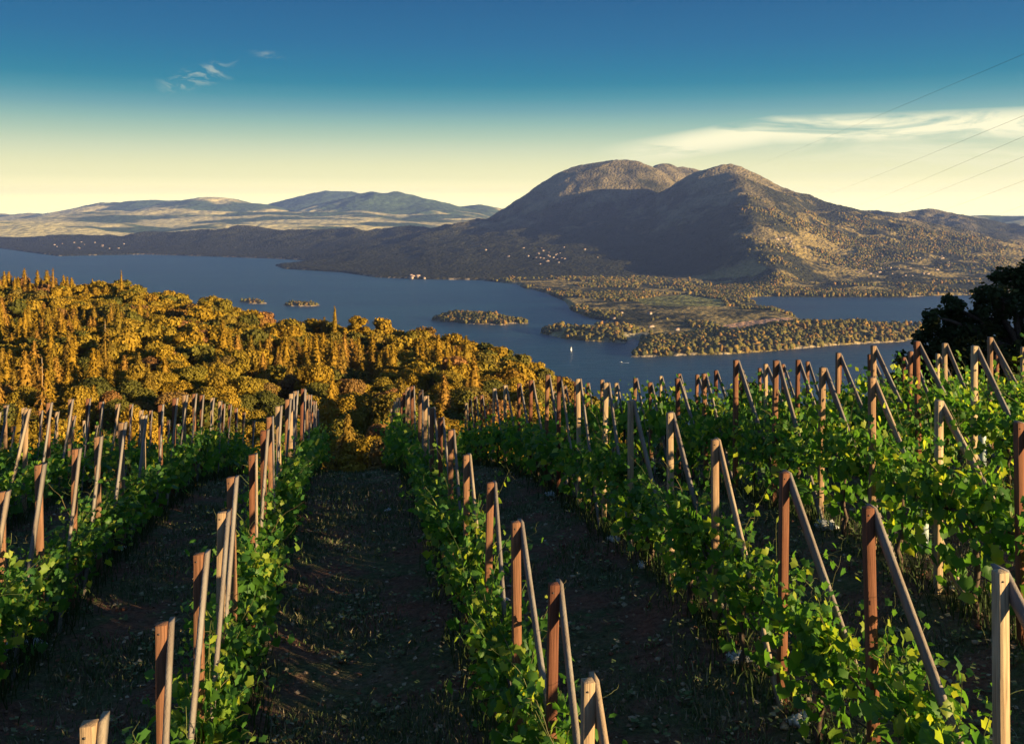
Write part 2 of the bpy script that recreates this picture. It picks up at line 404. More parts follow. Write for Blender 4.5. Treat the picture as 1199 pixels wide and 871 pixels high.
# peninsula hills
ridge([P(792, 327, 5500), P(830, 331, 5300), P(872, 337, 5000)], .20, 60)
ridge([P(1068, 382, 2850), P(1010, 381, 2950), P(940, 384, 2950), P(870, 396, 2850), P(800, 404, 2800)], .30, 40)
ridge([P(660, 388, 2950), P(700, 391, 2900)], .2, 20)
ridge([P(900, 368, 3500), P(800, 366, 3700), P(730, 360, 4000)], .10, 60)
def land_height(X, Y):
    acc = np.zeros(X.shape); K = 16.0
    for a, b, s, w_ in SEG:
        ax, ay, az_ = a; dx, dy = b[0] - ax, b[1] - ay; L = dx * dx + dy * dy + 1e-9
        t_ = np.clip(((X - ax) * dx + (Y - ay) * dy) / L, 0, 1)
        d = np.sqrt((X - ax - t_ * dx) ** 2 + (Y - ay - t_ * dy) ** 2)
        h = az_ + (b[2] - az_) * t_ - s * (np.sqrt(d * d + w_ * w_) - w_)
        acc += np.exp(np.clip((h + 400) / K, -40, 80))
    h = -400 + K * np.log(acc + 1.6)
    up = np.clip((h + 400) / 500, 0, 1)
    wx = X + 140 * fbm(X, Y, 900, 2, 5); wy = Y + 140 * fbm(X, Y, 900, 2, 9)
    g = 1 - 2 * np.abs(fbm(wx, wy, 520, 4, 3, .55))
    h = h + (g - .62) * 62 * np.minimum(1, up * 2.2) * (1 - .45 * sstep(.85, 1.6, (h + 400) / 500)) + fbm(X, Y, 160, 3, 31) * 14 * np.minimum(1, .35 + up * 3)
    d = polydist(X, Y, LAND)
    ins = inpoly(X, Y, LAND)
    h = np.minimum(h, -400 + 1.5 + d * .28)
    h = np.maximum(h, -400 + np.minimum(1.5 + d * .05, 6))
    return np.where(ins, h, -400 - np.minimum(3 + d * .2, 25)), ins, d
def tint_land(X, Y, h, ins, d):
    up = (h + 400)
    n = fbm(X, Y, 420, 4, 51); n2 = fbm(X, Y, 90, 3, 61)
    forest = np.array([.036, .038, .020]); brush = np.array([.215, .175, .095]); grass = np.array([.32, .24, .085]); beach = np.array([.36, .29, .19])
    u_ = CX + F * X / Y
    c = np.broadcast_to(forest, X.shape + (3,)).copy()
    f = np.clip(.25 + n * 1.5 + n2 * .8 + sstep(350, 800, up) * .95 - .32, 0, 1)[..., None]
    c = c * (1 - f) + brush * f
    front = (sstep(880, 850, u_) * sstep(300, 180, up) * sstep(5000, 5500, Y))[..., None]  # forest cover deepened on the front apron, putting its shade into the colour
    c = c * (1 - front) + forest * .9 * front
    # grassy clearings on the right slopes and the peninsula
    right = sstep(860, 980, u_) * sstep(8600, 7000, Y)
    f = (np.clip((n * 1.6 + n2 * 1.3 + .12) * 2.2, 0, 1) * np.maximum(right * 1.0, sstep(5600, 5200, Y) * .8))[..., None]
    c = c * (1 - f) + grass * f
    fd = inpoly(X, Y, [PL(*p) for p in ((840, 385), (875, 381.5), (925, 379), (934, 384.5), (900, 391), (866, 395), (846, 391))])[..., None]
    c = np.where(fd, np.array([.46, .28, .17]), c)
    md = (inpoly(X, Y, [PL(*p) for p in ((745, 352), (800, 347), (845, 353), (850, 364), (790, 366), (750, 361))]))[..., None]
    c = np.where(md, np.array([.17, .17, .055]) * (1 + n2[..., None]), c)
    rd = inpoly(X, Y, [PL(*p) for p in ((720, 395), (820, 392), (860, 394), (860, 397), (800, 396.5), (735, 399.5))])[..., None]
    c = np.where(rd, np.array([.30, .26, .16]), c)
    b_ = ((d < 9) & (h < -396.5) & ins & (fbm(X, Y, 120, 2, 33) > .02))[..., None]
    c = np.where(b_, beach, c)
    tr = (np.abs(u_ - (868 - (Y - 5300) * .03)) < 3.0) & (Y < 6900) & (Y > 6000)
    return np.clip(c, .01, .6)
def patch(name, x0, x1, y0, y1, st, hf, tf, mat, label, cull=True):
    xs = np.arange(x0, x1 + st, st); ys = np.arange(y0, y1 + st, st); X, Y = np.meshgrid(xs, ys)
    h, ins, d = hf(X, Y); col = tf(X, Y, h, ins, d)
    Fc = grid_faces(len(xs), len(ys))
    if cull:
        ok = (h.ravel()[Fc] > -406).any(1); Fc = Fc[ok]
        used = np.zeros(X.size, bool); used[Fc.ravel()] = True; mp_ = np.cumsum(used) - 1
        V = np.stack([X, Y, h], -1).reshape(-1, 3)[used]; Fc = mp_[Fc]; col = col.reshape(-1, 3)[used]
    else: V = np.stack([X, Y, h], -1).reshape(-1, 3); col = col.reshape(-1, 3)
    o = new_obj(name, mesh_np(name, c2w(V), Fc, mat, True, col)); return tag(o, label, None, kind='structure')
def canopy(hf, amp, st):
    def g(X, Y):
        h, ins, d = hf(X, Y)
        return h + np.where(ins & (h > -396), (hsh(np.round(X / st), np.round(Y / st), 77)) * amp, 0), ins, d
    return g
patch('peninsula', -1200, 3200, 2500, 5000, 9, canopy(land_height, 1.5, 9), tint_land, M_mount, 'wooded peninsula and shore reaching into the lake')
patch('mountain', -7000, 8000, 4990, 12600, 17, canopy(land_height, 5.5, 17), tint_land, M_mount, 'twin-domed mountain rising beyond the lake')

# islands
ISL = []
def isl_shore(u0, v0, u1, v1, w_, seed):
    a = np.array(PL(u0, v0)); b = np.array(PL(u1, v1)); c = (a + b) / 2; L = np.linalg.norm(b - a) / 2; e = (b - a) / (2 * L); n = np.array([-e[1], e[0]])
    r = np.random.default_rng(seed); pts = []
    for k in range(26):
        an = 2 * math.pi * k / 26; q = 1 + .16 * r.standard_normal() * .7
        pts.append(tuple(c + e * L * math.cos(an) * q + n * w_ * math.sin(an) * q))
    return pts
for (a_, seed, hh) in (((506, 374, 614, 379, 75), 1, 26), ((332, 357, 374, 358, 45), 2, 8), ((284, 352, 309, 356, 40), 3, 8)):
    ISL.append((isl_shore(a_[0], a_[1], a_[2], a_[3], a_[4], seed), hh))
def isl_height(poly, hh):
    def f(X, Y):
        d = polydist(X, Y, poly); ins = inpoly(X, Y, poly)
        h = -400 + np.minimum(.6 + d * .45, hh) + fbm(X, Y, 40, 2, 8) * 3
        return np.where(ins, np.maximum(h, -399.6), -401 - d * .3), ins, d
    return f
def isl_tint(X, Y, h, ins, d):
    c = np.broadcast_to(np.array([.10, .075, .03]), X.shape + (3,)).copy()
    return np.where((d < 6)[..., None], np.array([.36, .28, .18]), c)
for (poly, hh), lb in zip(ISL, ('wooded island in the middle of the lake', 'small low islet near the golden hill', 'tiny rocky islet beside the golden hill')):
    q = np.array(poly); patch('island', q[:, 0].min() - 25, q[:, 0].max() + 25, q[:, 1].min() - 25, q[:, 1].max() + 25, 6, isl_height(poly, hh), isl_tint, M_mount, lb)

# far shore, plains and hills on the horizon
FS = []
def fridge(pts, s, w_):
    for a, b in zip(pts[:-1], pts[1:]): FS.append((a, b, s, w_))
fridge([P(-300, 250, 26000), P(0, 251, 25000), P(70, 250, 24000), P(125, 239, 23500), P(175, 236, 23500), P(212, 237, 23500), P(245, 232.5, 21500), P(262, 234, 21500), P(300, 241, 21500), P(340, 243, 22000)], .22, 200)
fridge([P(322, 241, 24500), P(350, 234, 24500), P(385, 225, 24500), P(415, 226, 24500), P(440, 238, 24500)], .28, 250)
fridge([P(395, 243, 20500), P(420, 233, 20500), P(444, 225.5, 20500), P(462, 226.5, 20500), P(480, 233, 20500), P(510, 240, 20500), P(560, 242, 21500), P(600, 244, 22000), P(700, 246, 22000)], .26, 200)
fridge([P(150, 246, 19000), P(215, 247, 18500), P(330, 250, 18000), P(420, 250, 18000), P(520, 252, 18000)], .10, 150)
fridge([P(-100, 262, 14500), P(20, 262, 14500), P(60, 268, 14000)], .12, 150)
fridge([P(960, 250, 17000), P(1000, 247.5, 17000), P(1040, 251, 17000), P(1110, 257, 15000), P(1160, 253, 15000), P(1199, 254, 14500), P(1400, 252, 14000), P(1800, 250, 14000)], .14, 150)
for k in range(46):
    u_ = rng.uniform(-350, 700); d_ = rng.uniform(13500, 23000); v_ = 248 + 3600 / d_ * 62 - rng.uniform(-6, 3)
    a = P(u_, v_, d_); L_ = rng.uniform(600, 2000); FS.append((a, (a[0] + L_, a[1] + rng.uniform(-300, 300), a[2] - rng.uniform(0, 50)), .13, 100))
def far_height(X, Y):
    acc = np.zeros(X.shape); K = 22.
    for a, b, s, w_ in FS:
        ax, ay, az_ = a; dx, dy = b[0] - ax, b[1] - ay; L = dx * dx + dy * dy + 1e-9
        t_ = np.clip(((X - ax) * dx + (Y - ay) * dy) / L, 0, 1)
        d = np.sqrt((X - ax - t_ * dx) ** 2 + (Y - ay - t_ * dy) ** 2)
        acc += np.exp(np.clip((az_ + (b[2] - az_) * t_ - s * (np.sqrt(d * d + w_ * w_) - w_) + 400) / K, -40, 80))
    base = -380 + 120 * sstep(12000, 19000, Y) + 40 * fbm(X, Y, 2500, 3, 4)
    h = np.maximum(-400 + K * np.log(acc + 1e-9), base)
    g = 1 - 2 * np.abs(fbm(X, Y, 1100, 4, 13, .55))
    h = h + (g - .6) * 90 * np.clip((h + 330) / 500, .12, 1.0) + fbm(X, Y, 300, 3, 19) * 18
    h = np.minimum(h, base.max() + 900)
    return h, np.ones(X.shape, bool), Y * 0 + 1e4
def far_tint(X, Y, h, ins, d):
    n = fbm(X, Y, 1700, 4, 41); n2 = fbm(X * .35, Y, 420, 3, 47)
    forest = np.array([.075, .115, .058]); gold = np.array([.66, .56, .25])
    f = np.clip((n * 1.1 + n2 * 1.3 + .24) * 3.2 - sstep(-40, 160, h) * 1.9 - sstep(-200, -60, h) * .4 , 0, 1)[..., None]
    return forest * (1 - f) + gold * f
patch('far_hills', -16000, 16000, 12400, 30000, 75, far_height, far_tint, M_far, 'hazy golden fields and blue hills on the horizon', False)
xs = [-60000, 60000]
me = mesh_np('far_plain', c2w(np.array([[-60000, 29000, -300], [60000, 29000, -300], [60000, 69000, -300], [-60000, 69000, -300.]])), np.array([[0, 1, 2, 3]]), M_far, colors=np.full((4, 3), .2))
tag(new_obj('far_plain', me), 'plain beyond the last hills', kind='structure')

# near ground: the vineyard slope
OBS = {'A': (-1.17, [(4.64, -2.39), (6.24, -2.61), (7.59, -2.66), (8.63, -2.65), (9.83, -2.68), (11.61, -2.91), (13.0, -2.93), (14.3, -3.04), (15.8, -3.18), (17.2, -3.34), (18.5, -3.5), (19.9, -3.70), (21.9, -4.03), (23.84, -4.41)]),
       'B': (1.37, [(5.50, -2.80), (6.55, -2.66), (7.76, -2.61), (9.70, -2.83), (11.34, -2.96), (13.3, -3.11), (14.9, -3.28), (16.4, -3.42), (18.01, -3.53), (19.8, -3.75), (21.6, -3.99)]),
       'C': (3.90, [(5.14, -2.19), (6.55, -2.24), (8.13, -2.40), (9.72, -2.49), (11.17, -2.50), (12.92, -2.68), (14.35, -2.70), (15.93, -2.91), (17.65, -3.17), (18.87, -3.34), (20.66, -3.78), (21.86, -4.06), (23.99, -4.49), (26.25, -4.99), (28.57, -5.63)]),
       'D': (6.45, [(8.22, -2.06), (9.56, -2.12), (10.89, -2.09), (12.25, -2.18), (13.71, -2.31), (15.20, -2.54), (16.54, -3.00), (18.01, -3.34), (19.76, -3.74), (21.09, -3.88), (22.60, -4.25)]),
       'E': (9.0, [(12.48, -1.97), (13.84, -2.09), (15.17, -2.35), (16.44, -2.66), (18.06, -3.05)]),
       'F': (11.5, [(15.47, -2.29), (16.77, -2.58), (18.04, -2.93)]),
       'Z': (-3.70, [(10.81, -2.99), (12.13, -3.06), (13.38, -3.18), (14.77, -3.33), (16.22, -3.46), (17.79, -3.66), (19.32, -3.78), (20.5, -3.90), (21.8, -4.08), (23.26, -4.32), (24.42, -4.58), (26.00, -4.96), (27.1, -5.27), (28.36, -5.59), (29.50, -5.85), (31.41, -6.35), (33.34, -6.89), (36.11, -7.79)])}
def base_top(x, y):
    b = np.interp(y, [-40, -12, 0, 4, 8, 12, 16, 20, 24, 28, 32, 36, 40, 80, 150, 600], [-1.2, -1.6, -2.1, -2.4, -2.65, -2.9, -3.3, -3.8, -4.5, -5.45, -6.55, -7.9, -9.2, -22.5, -46, -210])
    return b + .085 * np.clip(x, 0, 15) * (1 - .65 * sstep(12, 18, y)) * (1 - sstep(30, 60, y))
ox, oy, oz = [], [], []
for k, (X_, L_) in OBS.items():
    for y_, z_ in L_: ox.append(X_); oy.append(y_); oz.append(z_)
ox, oy, oz = map(np.array, (ox, oy, oz)); ores = oz - base_top(ox, oy)
def top_z(x, y):
    x = np.asarray(x, float); y = np.asarray(y, float)
    nu = 0; de = .25
    for a, b, r in zip(ox, oy, ores):
        w_ = np.exp(-((x - a) ** 2 + (y - b) ** 2) / (2 * 1.6 ** 2)); nu = nu + w_ * r; de = de + w_
    return base_top(x, y) + nu / de
POST_H = 2.25
ROWX = [-21.55, -19.0, -16.45, -13.9, -11.35, -8.8, -6.25, -3.70, -1.17, 1.37, 3.9, 6.45, 9.0, 11.5, 14.05, 16.6, 19.15]
def ground(x, y):
    x = np.asarray(x, float); y = np.asarray(y, float)
    d = np.min([np.abs(x - a) for a in ROWX], axis=0)
    return top_z(x, y) - POST_H + .10 * np.exp(-(d / .55) ** 2) + fbm(x, y, 2.2, 3, 71) * .09
CRU = [-500, -200, 0, 140, 250, 330, 400, 500, 600, 680, 760, 1000, 1600]
CRD = [520, 500, 480, 470, 430, 400, 400, 380, 350, 320, 300, 300, 300]
CRZ = [-40, -42, -44.5, -46, -51, -56, -59, -58, -62.5, -72, -92, -112, -118]
def hill_z(Xc, Yc):
    u_ = CX + F * Xc / np.maximum(Yc, 30.)
    dc = np.interp(u_, CRU, CRD); zc = np.interp(u_, CRU, CRZ)
    W_ = c2w(np.stack([Xc, Yc, Xc * 0], -1)); near = base_top(W_[..., 0], W_[..., 1]) - POST_H
    z150 = -48.0 - 6 * sstep(600, 1000, u_)
    f = np.clip((Yc - 150) / (dc - 150), 0, 1)
    mid = z150 + (zc - z150) * f - 10 * f * (1 - f)
    back = zc - .40 * (np.sqrt((np.maximum(Yc - dc, 0)) ** 2 + 30 ** 2) - 30)
    z = np.where(Yc < 150, np.maximum(near, z150), np.where(Yc < dc, mid, back))
    z = z + fbm(Xc, Yc, 90, 3, 23) * 7 * sstep(120, 200, Yc) * (1 - .7 * sstep(.8, 1.0, f))
    return np.maximum(z, -404)
# vineyard sheet
xs = np.arange(-34, 40, .22); ys = np.arange(-9, 44, .22); X, Y = np.meshgrid(xs, ys)
V = np.stack([X, Y, ground(X, Y) + (rng.random(X.shape) - .5) * .035], -1).reshape(-1, 3)
tag(new_obj('vineyard_ground', mesh_np('vineyard_ground', V, grid_faces(len(xs), len(ys)), M_soil, True)), 'dark soil and grass of the vineyard slope', kind='structure')
# hillside under the forest, down to the lake
xs = np.arange(-900, 900, 8.); ys = np.arange(-60, 1400, 6.); X, Y = np.meshgrid(xs, ys)
H = hill_z(X, Y)
Wp = c2w(np.stack([X, Y, H], -1)); inside = (np.abs(Wp[..., 0] - 3) < 30) & (Wp[..., 1] < 38) & (Wp[..., 1] > -5)
edge = np.maximum(np.abs(Wp[..., 0] - 3) - 30, np.abs(Wp[..., 1] - 17.5) - 22)
H = H - 1.6 * sstep(6, -4, edge)
n = fbm(X, Y, 40, 3, 3)
col = np.where((n > .08)[..., None], np.array([.30, .19, .09]), np.array([.10, .07, .035]))
tag(new_obj('hillside', mesh_np('hillside', c2w(np.stack([X, Y, H], -1).reshape(-1, 3)), grid_faces(len(xs), len(ys)), M_hill, True, col.reshape(-1, 3))), 'steep ground falling from the vineyard to the lake', kind='structure')

# ------------------------------------------------------------------ haze
V = np.array([[x, y, z] for z in (-403.5, 640) for (x, y) in ((-27000, -2500), (27000, -2500), (27000, 29500), (-27000, 29500))], float)
Q = np.array([[0, 3, 2, 1], [4, 5, 6, 7], [0, 1, 5, 4], [1, 2, 6, 5], [2, 3, 7, 6], [3, 0, 4, 7]])
m, t = new_mat('haze'); pv = t.add('ShaderNodeVolumePrincipled', ins={'Color': (.30, .45, 1.0, 1), 'Density': 2.7e-5, 'Anisotropy': .15})
t.l.new(pv.outputs[0], t.add('ShaderNodeOutputMaterial').inputs['Volume'])
tag(new_obj('haze', mesh_np('haze', c2w(V), Q, m)), 'pale evening haze over the lake', kind='stuff')

# ------------------------------------------------------------------ posts
def orient(fwd, up):
    f = np.array(fwd, float); f /= np.linalg.norm(f); u = np.array(up, float); x = np.cross(f, u); x /= np.linalg.norm(x); u = np.cross(x, f)
    return np.stack([x, f, u], 1)
def jit_box(h, seed, seg=1):
    return MB().box((0, 0, 0), h)
POSTM, BRACEM = [], {}
HP = .035
for k in range(5):
    r = random.Random(k)
    b = MB(); b.box((0, 0, (POST_H - .35) / 2), (HP, HP, (POST_H + .35) / 2), None, .0022)
    POSTM.append(b.mesh('post', M_post))
    for side_, deg in (('left', 62), ('near', 55), ('right', 49.5)):
        a = R(deg + r.uniform(-2., 2.)); zf = -.25; dy = .089 / math.sin(a); a0 = r.uniform(-.02, .012); ta = math.tan(a)
        # cut level with the post head, foot driven into the ground on the uphill side
        zt = POST_H - .004; yb = a0 - (zt - zf) / ta; V = []
        nseg = 8; bow = r.uniform(-.012, .012); xs0 = HP + .0015
        for q in range(nseg + 1):
            f = q / nseg; z_ = zt + (zf - zt) * f; y0 = a0 + (yb - a0) * f; xo = xs0 + bow * 0 * f
            V += [(xo, y0, z_), (xo + .032, y0, z_), (xo + .032, y0 + dy, z_), (xo, y0 + dy, z_)]
        V = np.array(V); i4 = np.arange(4)
        Fq = np.concatenate([np.stack([q * 4 + i4, q * 4 + 4 + i4, q * 4 + 4 + (i4 + 1) % 4, q * 4 + (i4 + 1) % 4], 1) for q in range(nseg)] + [np.array([[0, 1, 2, 3]]), np.array([[4 * nseg + 3, 4 * nseg + 2, 4 * nseg + 1, 4 * nseg]])])
        BRACEM.setdefault(side_, []).append(mesh_np('brace', V, Fq, M_brace))
ORD = ['first', 'second', 'third', 'fourth', 'fifth', 'sixth', 'seventh', 'eighth', 'ninth', 'tenth', 'eleventh', 'twelfth', 'thirteenth', 'fourteenth', 'fifteenth', 'sixteenth', 'seventeenth', 'eighteenth', 'nineteenth', 'twentieth', 'twenty-first', 'twenty-second', 'twenty-third', 'twenty-fourth', 'twenty-fifth', 'twenty-sixth', 'twenty-seventh']
ROWNAME = {-1.17: "row on the grassy lane's left edge", 1.37: "row on the grassy lane's right edge"}
for i, x_ in enumerate((-3.70, -6.25, -8.8, -11.35, -13.9, -16.45, -19.0, -21.55)): ROWNAME[x_] = ORD[i + 1] + ' row left of the grassy lane'
for i, x_ in enumerate((3.9, 6.45, 9.0, 11.5, 14.05, 16.6, 19.15)): ROWNAME[x_] = ORD[i + 1] + ' row right of the grassy lane'
def proj(p):
    q = w2c(np.array(p, float)); y_ = q[1] * math.cos(PITCH) - q[2] * math.sin(PITCH); z_ = q[1] * math.sin(PITCH) + q[2] * math.cos(PITCH)
    return (CX + F * q[0] / y_, CY - F * z_ / y_, y_) if y_ > .2 else (1e5, 1e5, y_)
posts = []                                   # (rowx, y, topz, visible)
byx = {v[0]: v[1] for v in OBS.values()}
END = {-21.55: 30, -19.0: 32, -16.45: 33, -13.9: 34, -11.35: 35, -8.8: 35, -6.25: 36, -3.7: 36, -1.17: 33, 1.37: 34, 3.9: 34, 6.45: 30, 9.0: 27, 11.5: 25.5, 14.05: 24, 16.6: 23.5, 19.15: 23}
for x_ in ROWX:
    L_ = [(y_, z_) for y_, z_ in byx.get(x_, [])]
    if not L_:
        y0 = {14.05: 17.9, 16.6: 19.2, 19.15: 21.0}.get(x_, random.Random(int(x_ * 10)).uniform(8, 9.4)); L_ = [(y0, float(top_z(x_, y0)))]
    y_ = L_[0][0] - 1.45
    while y_ > -1: L_.insert(0, (y_ + random.uniform(-.05, .05), None)); y_ -= 1.45
    y_ = L_[-1][0] + 1.45
    while y_ < END[x_]: L_.append((y_ + random.uniform(-.06, .06), None)); y_ += 1.45
    for y_, z_ in L_:
        z_ = float(top_z(x_, y_)) + random.uniform(-.06, .06) if z_ is None else z_
        posts.append([x_, y_, z_])
def copy_tree(o, parent=None):
    c = o.copy(); COL.objects.link(c)
    if parent is not None: c.parent = parent
    for ch in list(o.children): copy_tree(ch, c)
    return c
cnt = {}; POSTS = []
TONES = [(3.9, 5.14, 0.0), (3.9, 6.55, .7), (3.9, 8.13, .68), (3.9, 9.72, .2), (3.9, 11.17, .12), (3.9, 12.92, .1), (6.45, 9.56, 0.0), (6.45, 8.22, .6), (6.45, 10.89, .22), (6.45, 12.25, .2),
         (1.37, 5.5, .1), (1.37, 6.55, .82), (1.37, 7.76, .45), (1.37, 9.7, .5), (1.37, 11.34, .3), (-1.17, 4.64, .1), (-1.17, 6.24, .45), (-1.17, 7.59, .42), (-1.17, 8.63, .15), (-1.17, 9.83, .3), (9.0, 12.48, 0.0), (9.0, 13.84, .6)]
protos = []
for x_, y_, z_ in posts:
    g = float(ground(x_, y_)); u0, v0, dd = proj((x_, y_, z_)); u1, v1, _ = proj((x_, y_ - 1.3, z_ - 1.2))
    vis = (-25 < u0 < 1225 and v0 < 871 and dd > 1) or (0 < u1 < 1199 and v1 < 871 and dd > 2)
    POSTS.append((x_, y_, z_, vis))
    if not vis: continue
    n = cnt.get(x_, 0); cnt[x_] = n + 1; k = random.randrange(5)
    rt = new_obj('trellis_post', None, loc=(x_, y_, z_ - POST_H)); rt.rotation_euler = (R(random.uniform(-1.2, 1.2)), R(random.uniform(-1.3, 1.3)), R(random.uniform(-5, 5)))
    p_ = new_obj('post', POSTM[k], rt); tone = random.random()
    for (tx, ty, tv) in TONES:
        if abs(tx - x_) < .1 and abs(ty - y_) < .12: tone = tv
    p_.color = (tone, tone, tone, 1)
    b_ = new_obj('brace', BRACEM['left' if x_ < 0 else ('near' if x_ < 2 else 'right')][random.randrange(5)], rt); b_.color = (random.random(),) * 3 + (1,)
    tag(rt, 'braced wooden post, %s from the front in the %s' % (ORD[min(n, 26)], ROWNAME[x_]), 'trellis post', 'braced wooden trellis posts')
    if dd < 14:
        hz = [POST_H - .14 + random.uniform(-.02, .02)]
        nb = MB().tube([(-.012, -HP + .002, POST_H - .05), (-.012, -HP - .006, POST_H - .05)], .006, 6); new_obj('nail', nb.mesh('nail', M_steel), p_)

# ------------------------------------------------------------------ grapevines
ang = np.array([-90, -50, -38, -12, 8, 28, 58, 76, 90, 104, 122, 152, 172, 192, 218, 230]) * math.pi / 180
rad = np.array([.22, .72, .66, .70, 1.0, .80, .86, .82, 1.12, .82, .86, .80, 1.0, .70, .66, .72])
LV = np.concatenate([[[0, 0.0, 0]], np.stack([rad * np.cos(ang), rad * np.sin(ang) + .0, -.22 * np.abs(np.cos(ang)) * rad - .10 * rad ** 2], 1)])
LV[:, :2] *= .5; LV[:, 2] *= .5; LV[:, 1] += .25
LF = np.array([[0, i, i % 16 + 1] for i in range(1, 17)])
LV_far = np.array([[0, 0, 0], [.5, .3, -.12], [.12, .9, -.1], [-.5, .35, -.12]]); LV_far[:, 1] -= .05; LF_far = np.array([[0, 1, 2, 3]])
def place_leaves(C, N, S, T, lv, lf):
    """C centres, N normals, T direction of the tip, S sizes"""
    n = len(C); N = N / (np.linalg.norm(N, axis=1)[:, None] + 1e-9)
    T = T - (T * N).sum(1)[:, None] * N; T /= np.linalg.norm(T, axis=1)[:, None] + 1e-9; X_ = np.cross(T, N)
    V = C[:, None] + S[:, None, None] * (lv[None, :, 0:1] * X_[:, None] + lv[None, :, 1:2] * T[:, None] + lv[None, :, 2:3] * N[:, None])
    Fc = (lf[None] + (np.arange(n) * len(lv))[:, None, None]).reshape(-1, lf.shape[1]); return V.reshape(-1, 3), Fc
def vine_proto(seed, near, tall=1.0):
    r = np.random.default_rng(seed)
    C, N, T, S = [], [], [], []; sh = MB(); tips = MB()
    ns = 20 if near else 13
    for k in range(ns):
        side = r.choice([-1, 1]); y0 = r.uniform(-.60, .60); p = np.array([r.normal(0, .05), y0, .82 + r.normal(0, .04)])
        long_ = k < 4
        Ls = (r.uniform(.85, 1.15) if long_ else r.uniform(.30, .66)) * tall
        d = np.array([side * r.uniform(.05, .55), r.normal(0, .25), 1.0]); d /= np.linalg.norm(d)
        if not long_ and r.random() < .28: d = np.array([side * r.uniform(.6, 1.), r.normal(0, .3), r.uniform(-.3, .5)]); d /= np.linalg.norm(d); Ls *= .8
        st = .05; m_ = int(Ls / st); pts = [p.copy()]
        for i in range(m_):
            d = d + r.normal(0, .10, 3) + np.array([side * .015, 0, -.035 if not long_ else -.012]); d /= np.linalg.norm(d); p = p + d * st; pts.append(p.copy())
            f = i / m_; cnt_ = 1 if long_ and f > .6 else (2 if near else 1)
            if long_ and f > .55 and i % 2: cnt_ = 0
            for _ in range(cnt_):
                o = r.normal(0, .05 if long_ else .09, 3); sz = (r.uniform(.07, .19) * (1 - .55 * f if long_ else 1 - .35 * f)) * (1 if near else 1.35)
                C.append(p + o); nn = np.array([r.normal(0, .8), -abs(r.normal(.35, .5)) * r.choice([-1, 1]), r.uniform(0, .9)]); N.append(nn)
                T.append(np.array([o[0] * 4 + side * .4, o[1] * 4 + r.normal(0, .5), -.7])); S.append(sz)
        pts = np.array(pts); sh.tube(pts, np.linspace(.006, .0022, len(pts)), 4, False)
        if long_ and near:
            for _ in range(3):
                i = r.integers(len(pts) // 2, len(pts)); q = [pts[i]]; dd_ = r.normal(0, 1, 3); dd_[2] = abs(dd_[2]); dd_ /= np.linalg.norm(dd_)
                for _k in range(6): dd_ = dd_ + r.normal(0, .35, 3); dd_ /= np.linalg.norm(dd_); q.append(q[-1] + dd_ * .025)
                sh.tube(q, np.linspace(.002, .001, 7), 3, False)
    fill = 150 if near else 75
    for k in range(fill):
        side = r.choice([-1, 1]); C.append(np.array([side * abs(r.normal(.10, .10)), r.normal(0, .36), r.uniform(.30, 1.12 * tall)]))
        N.append(np.array([side * .5 + r.normal(0, .7), r.normal(0, .7), r.uniform(-.2, .8)])); T.append(np.array([side * .3, r.normal(0, .4), -1])); S.append(r.uniform(.07, .20) * (1 if near else 1.4))
    V, Fc = place_leaves(np.array(C), np.array(N), np.array(S), np.array(T), LV if near else LV_far, LF if near else LF_far)
    fol = mesh_np('foliage', V, Fc, M_vine)
    tp = MB(); q = [(0, 0, -.15)]
    for i in range(8): q.append((r.normal(0, .02), r.normal(0, .02), .1 + i * .1))
    tp.tube(q, np.linspace(.038, .022, 9), 7)
    for sgn in (-1, 1):
        q = [(0, 0, .78)] + [(r.normal(0, .015), sgn * y_, .82 + r.normal(0, .015)) for y_ in (.15, .35, .55, .72)]
        tp.tube(q, np.linspace(.022, .010, 5), 6)
    return fol, sh.mesh('shoots', M_shoot), tp.mesh('trunk', M_bark, True)
VN = [vine_proto(100 + i, True, .9 + .08 * (i % 4)) for i in range(9)]
VF = [vine_proto(200 + i, False, .95 + .06 * (i % 3)) for i in range(5)]
cnt = {}
rowlist = {}
for x_, y_, z_, vis in POSTS: rowlist.setdefault(x_, []).append((y_, z_))
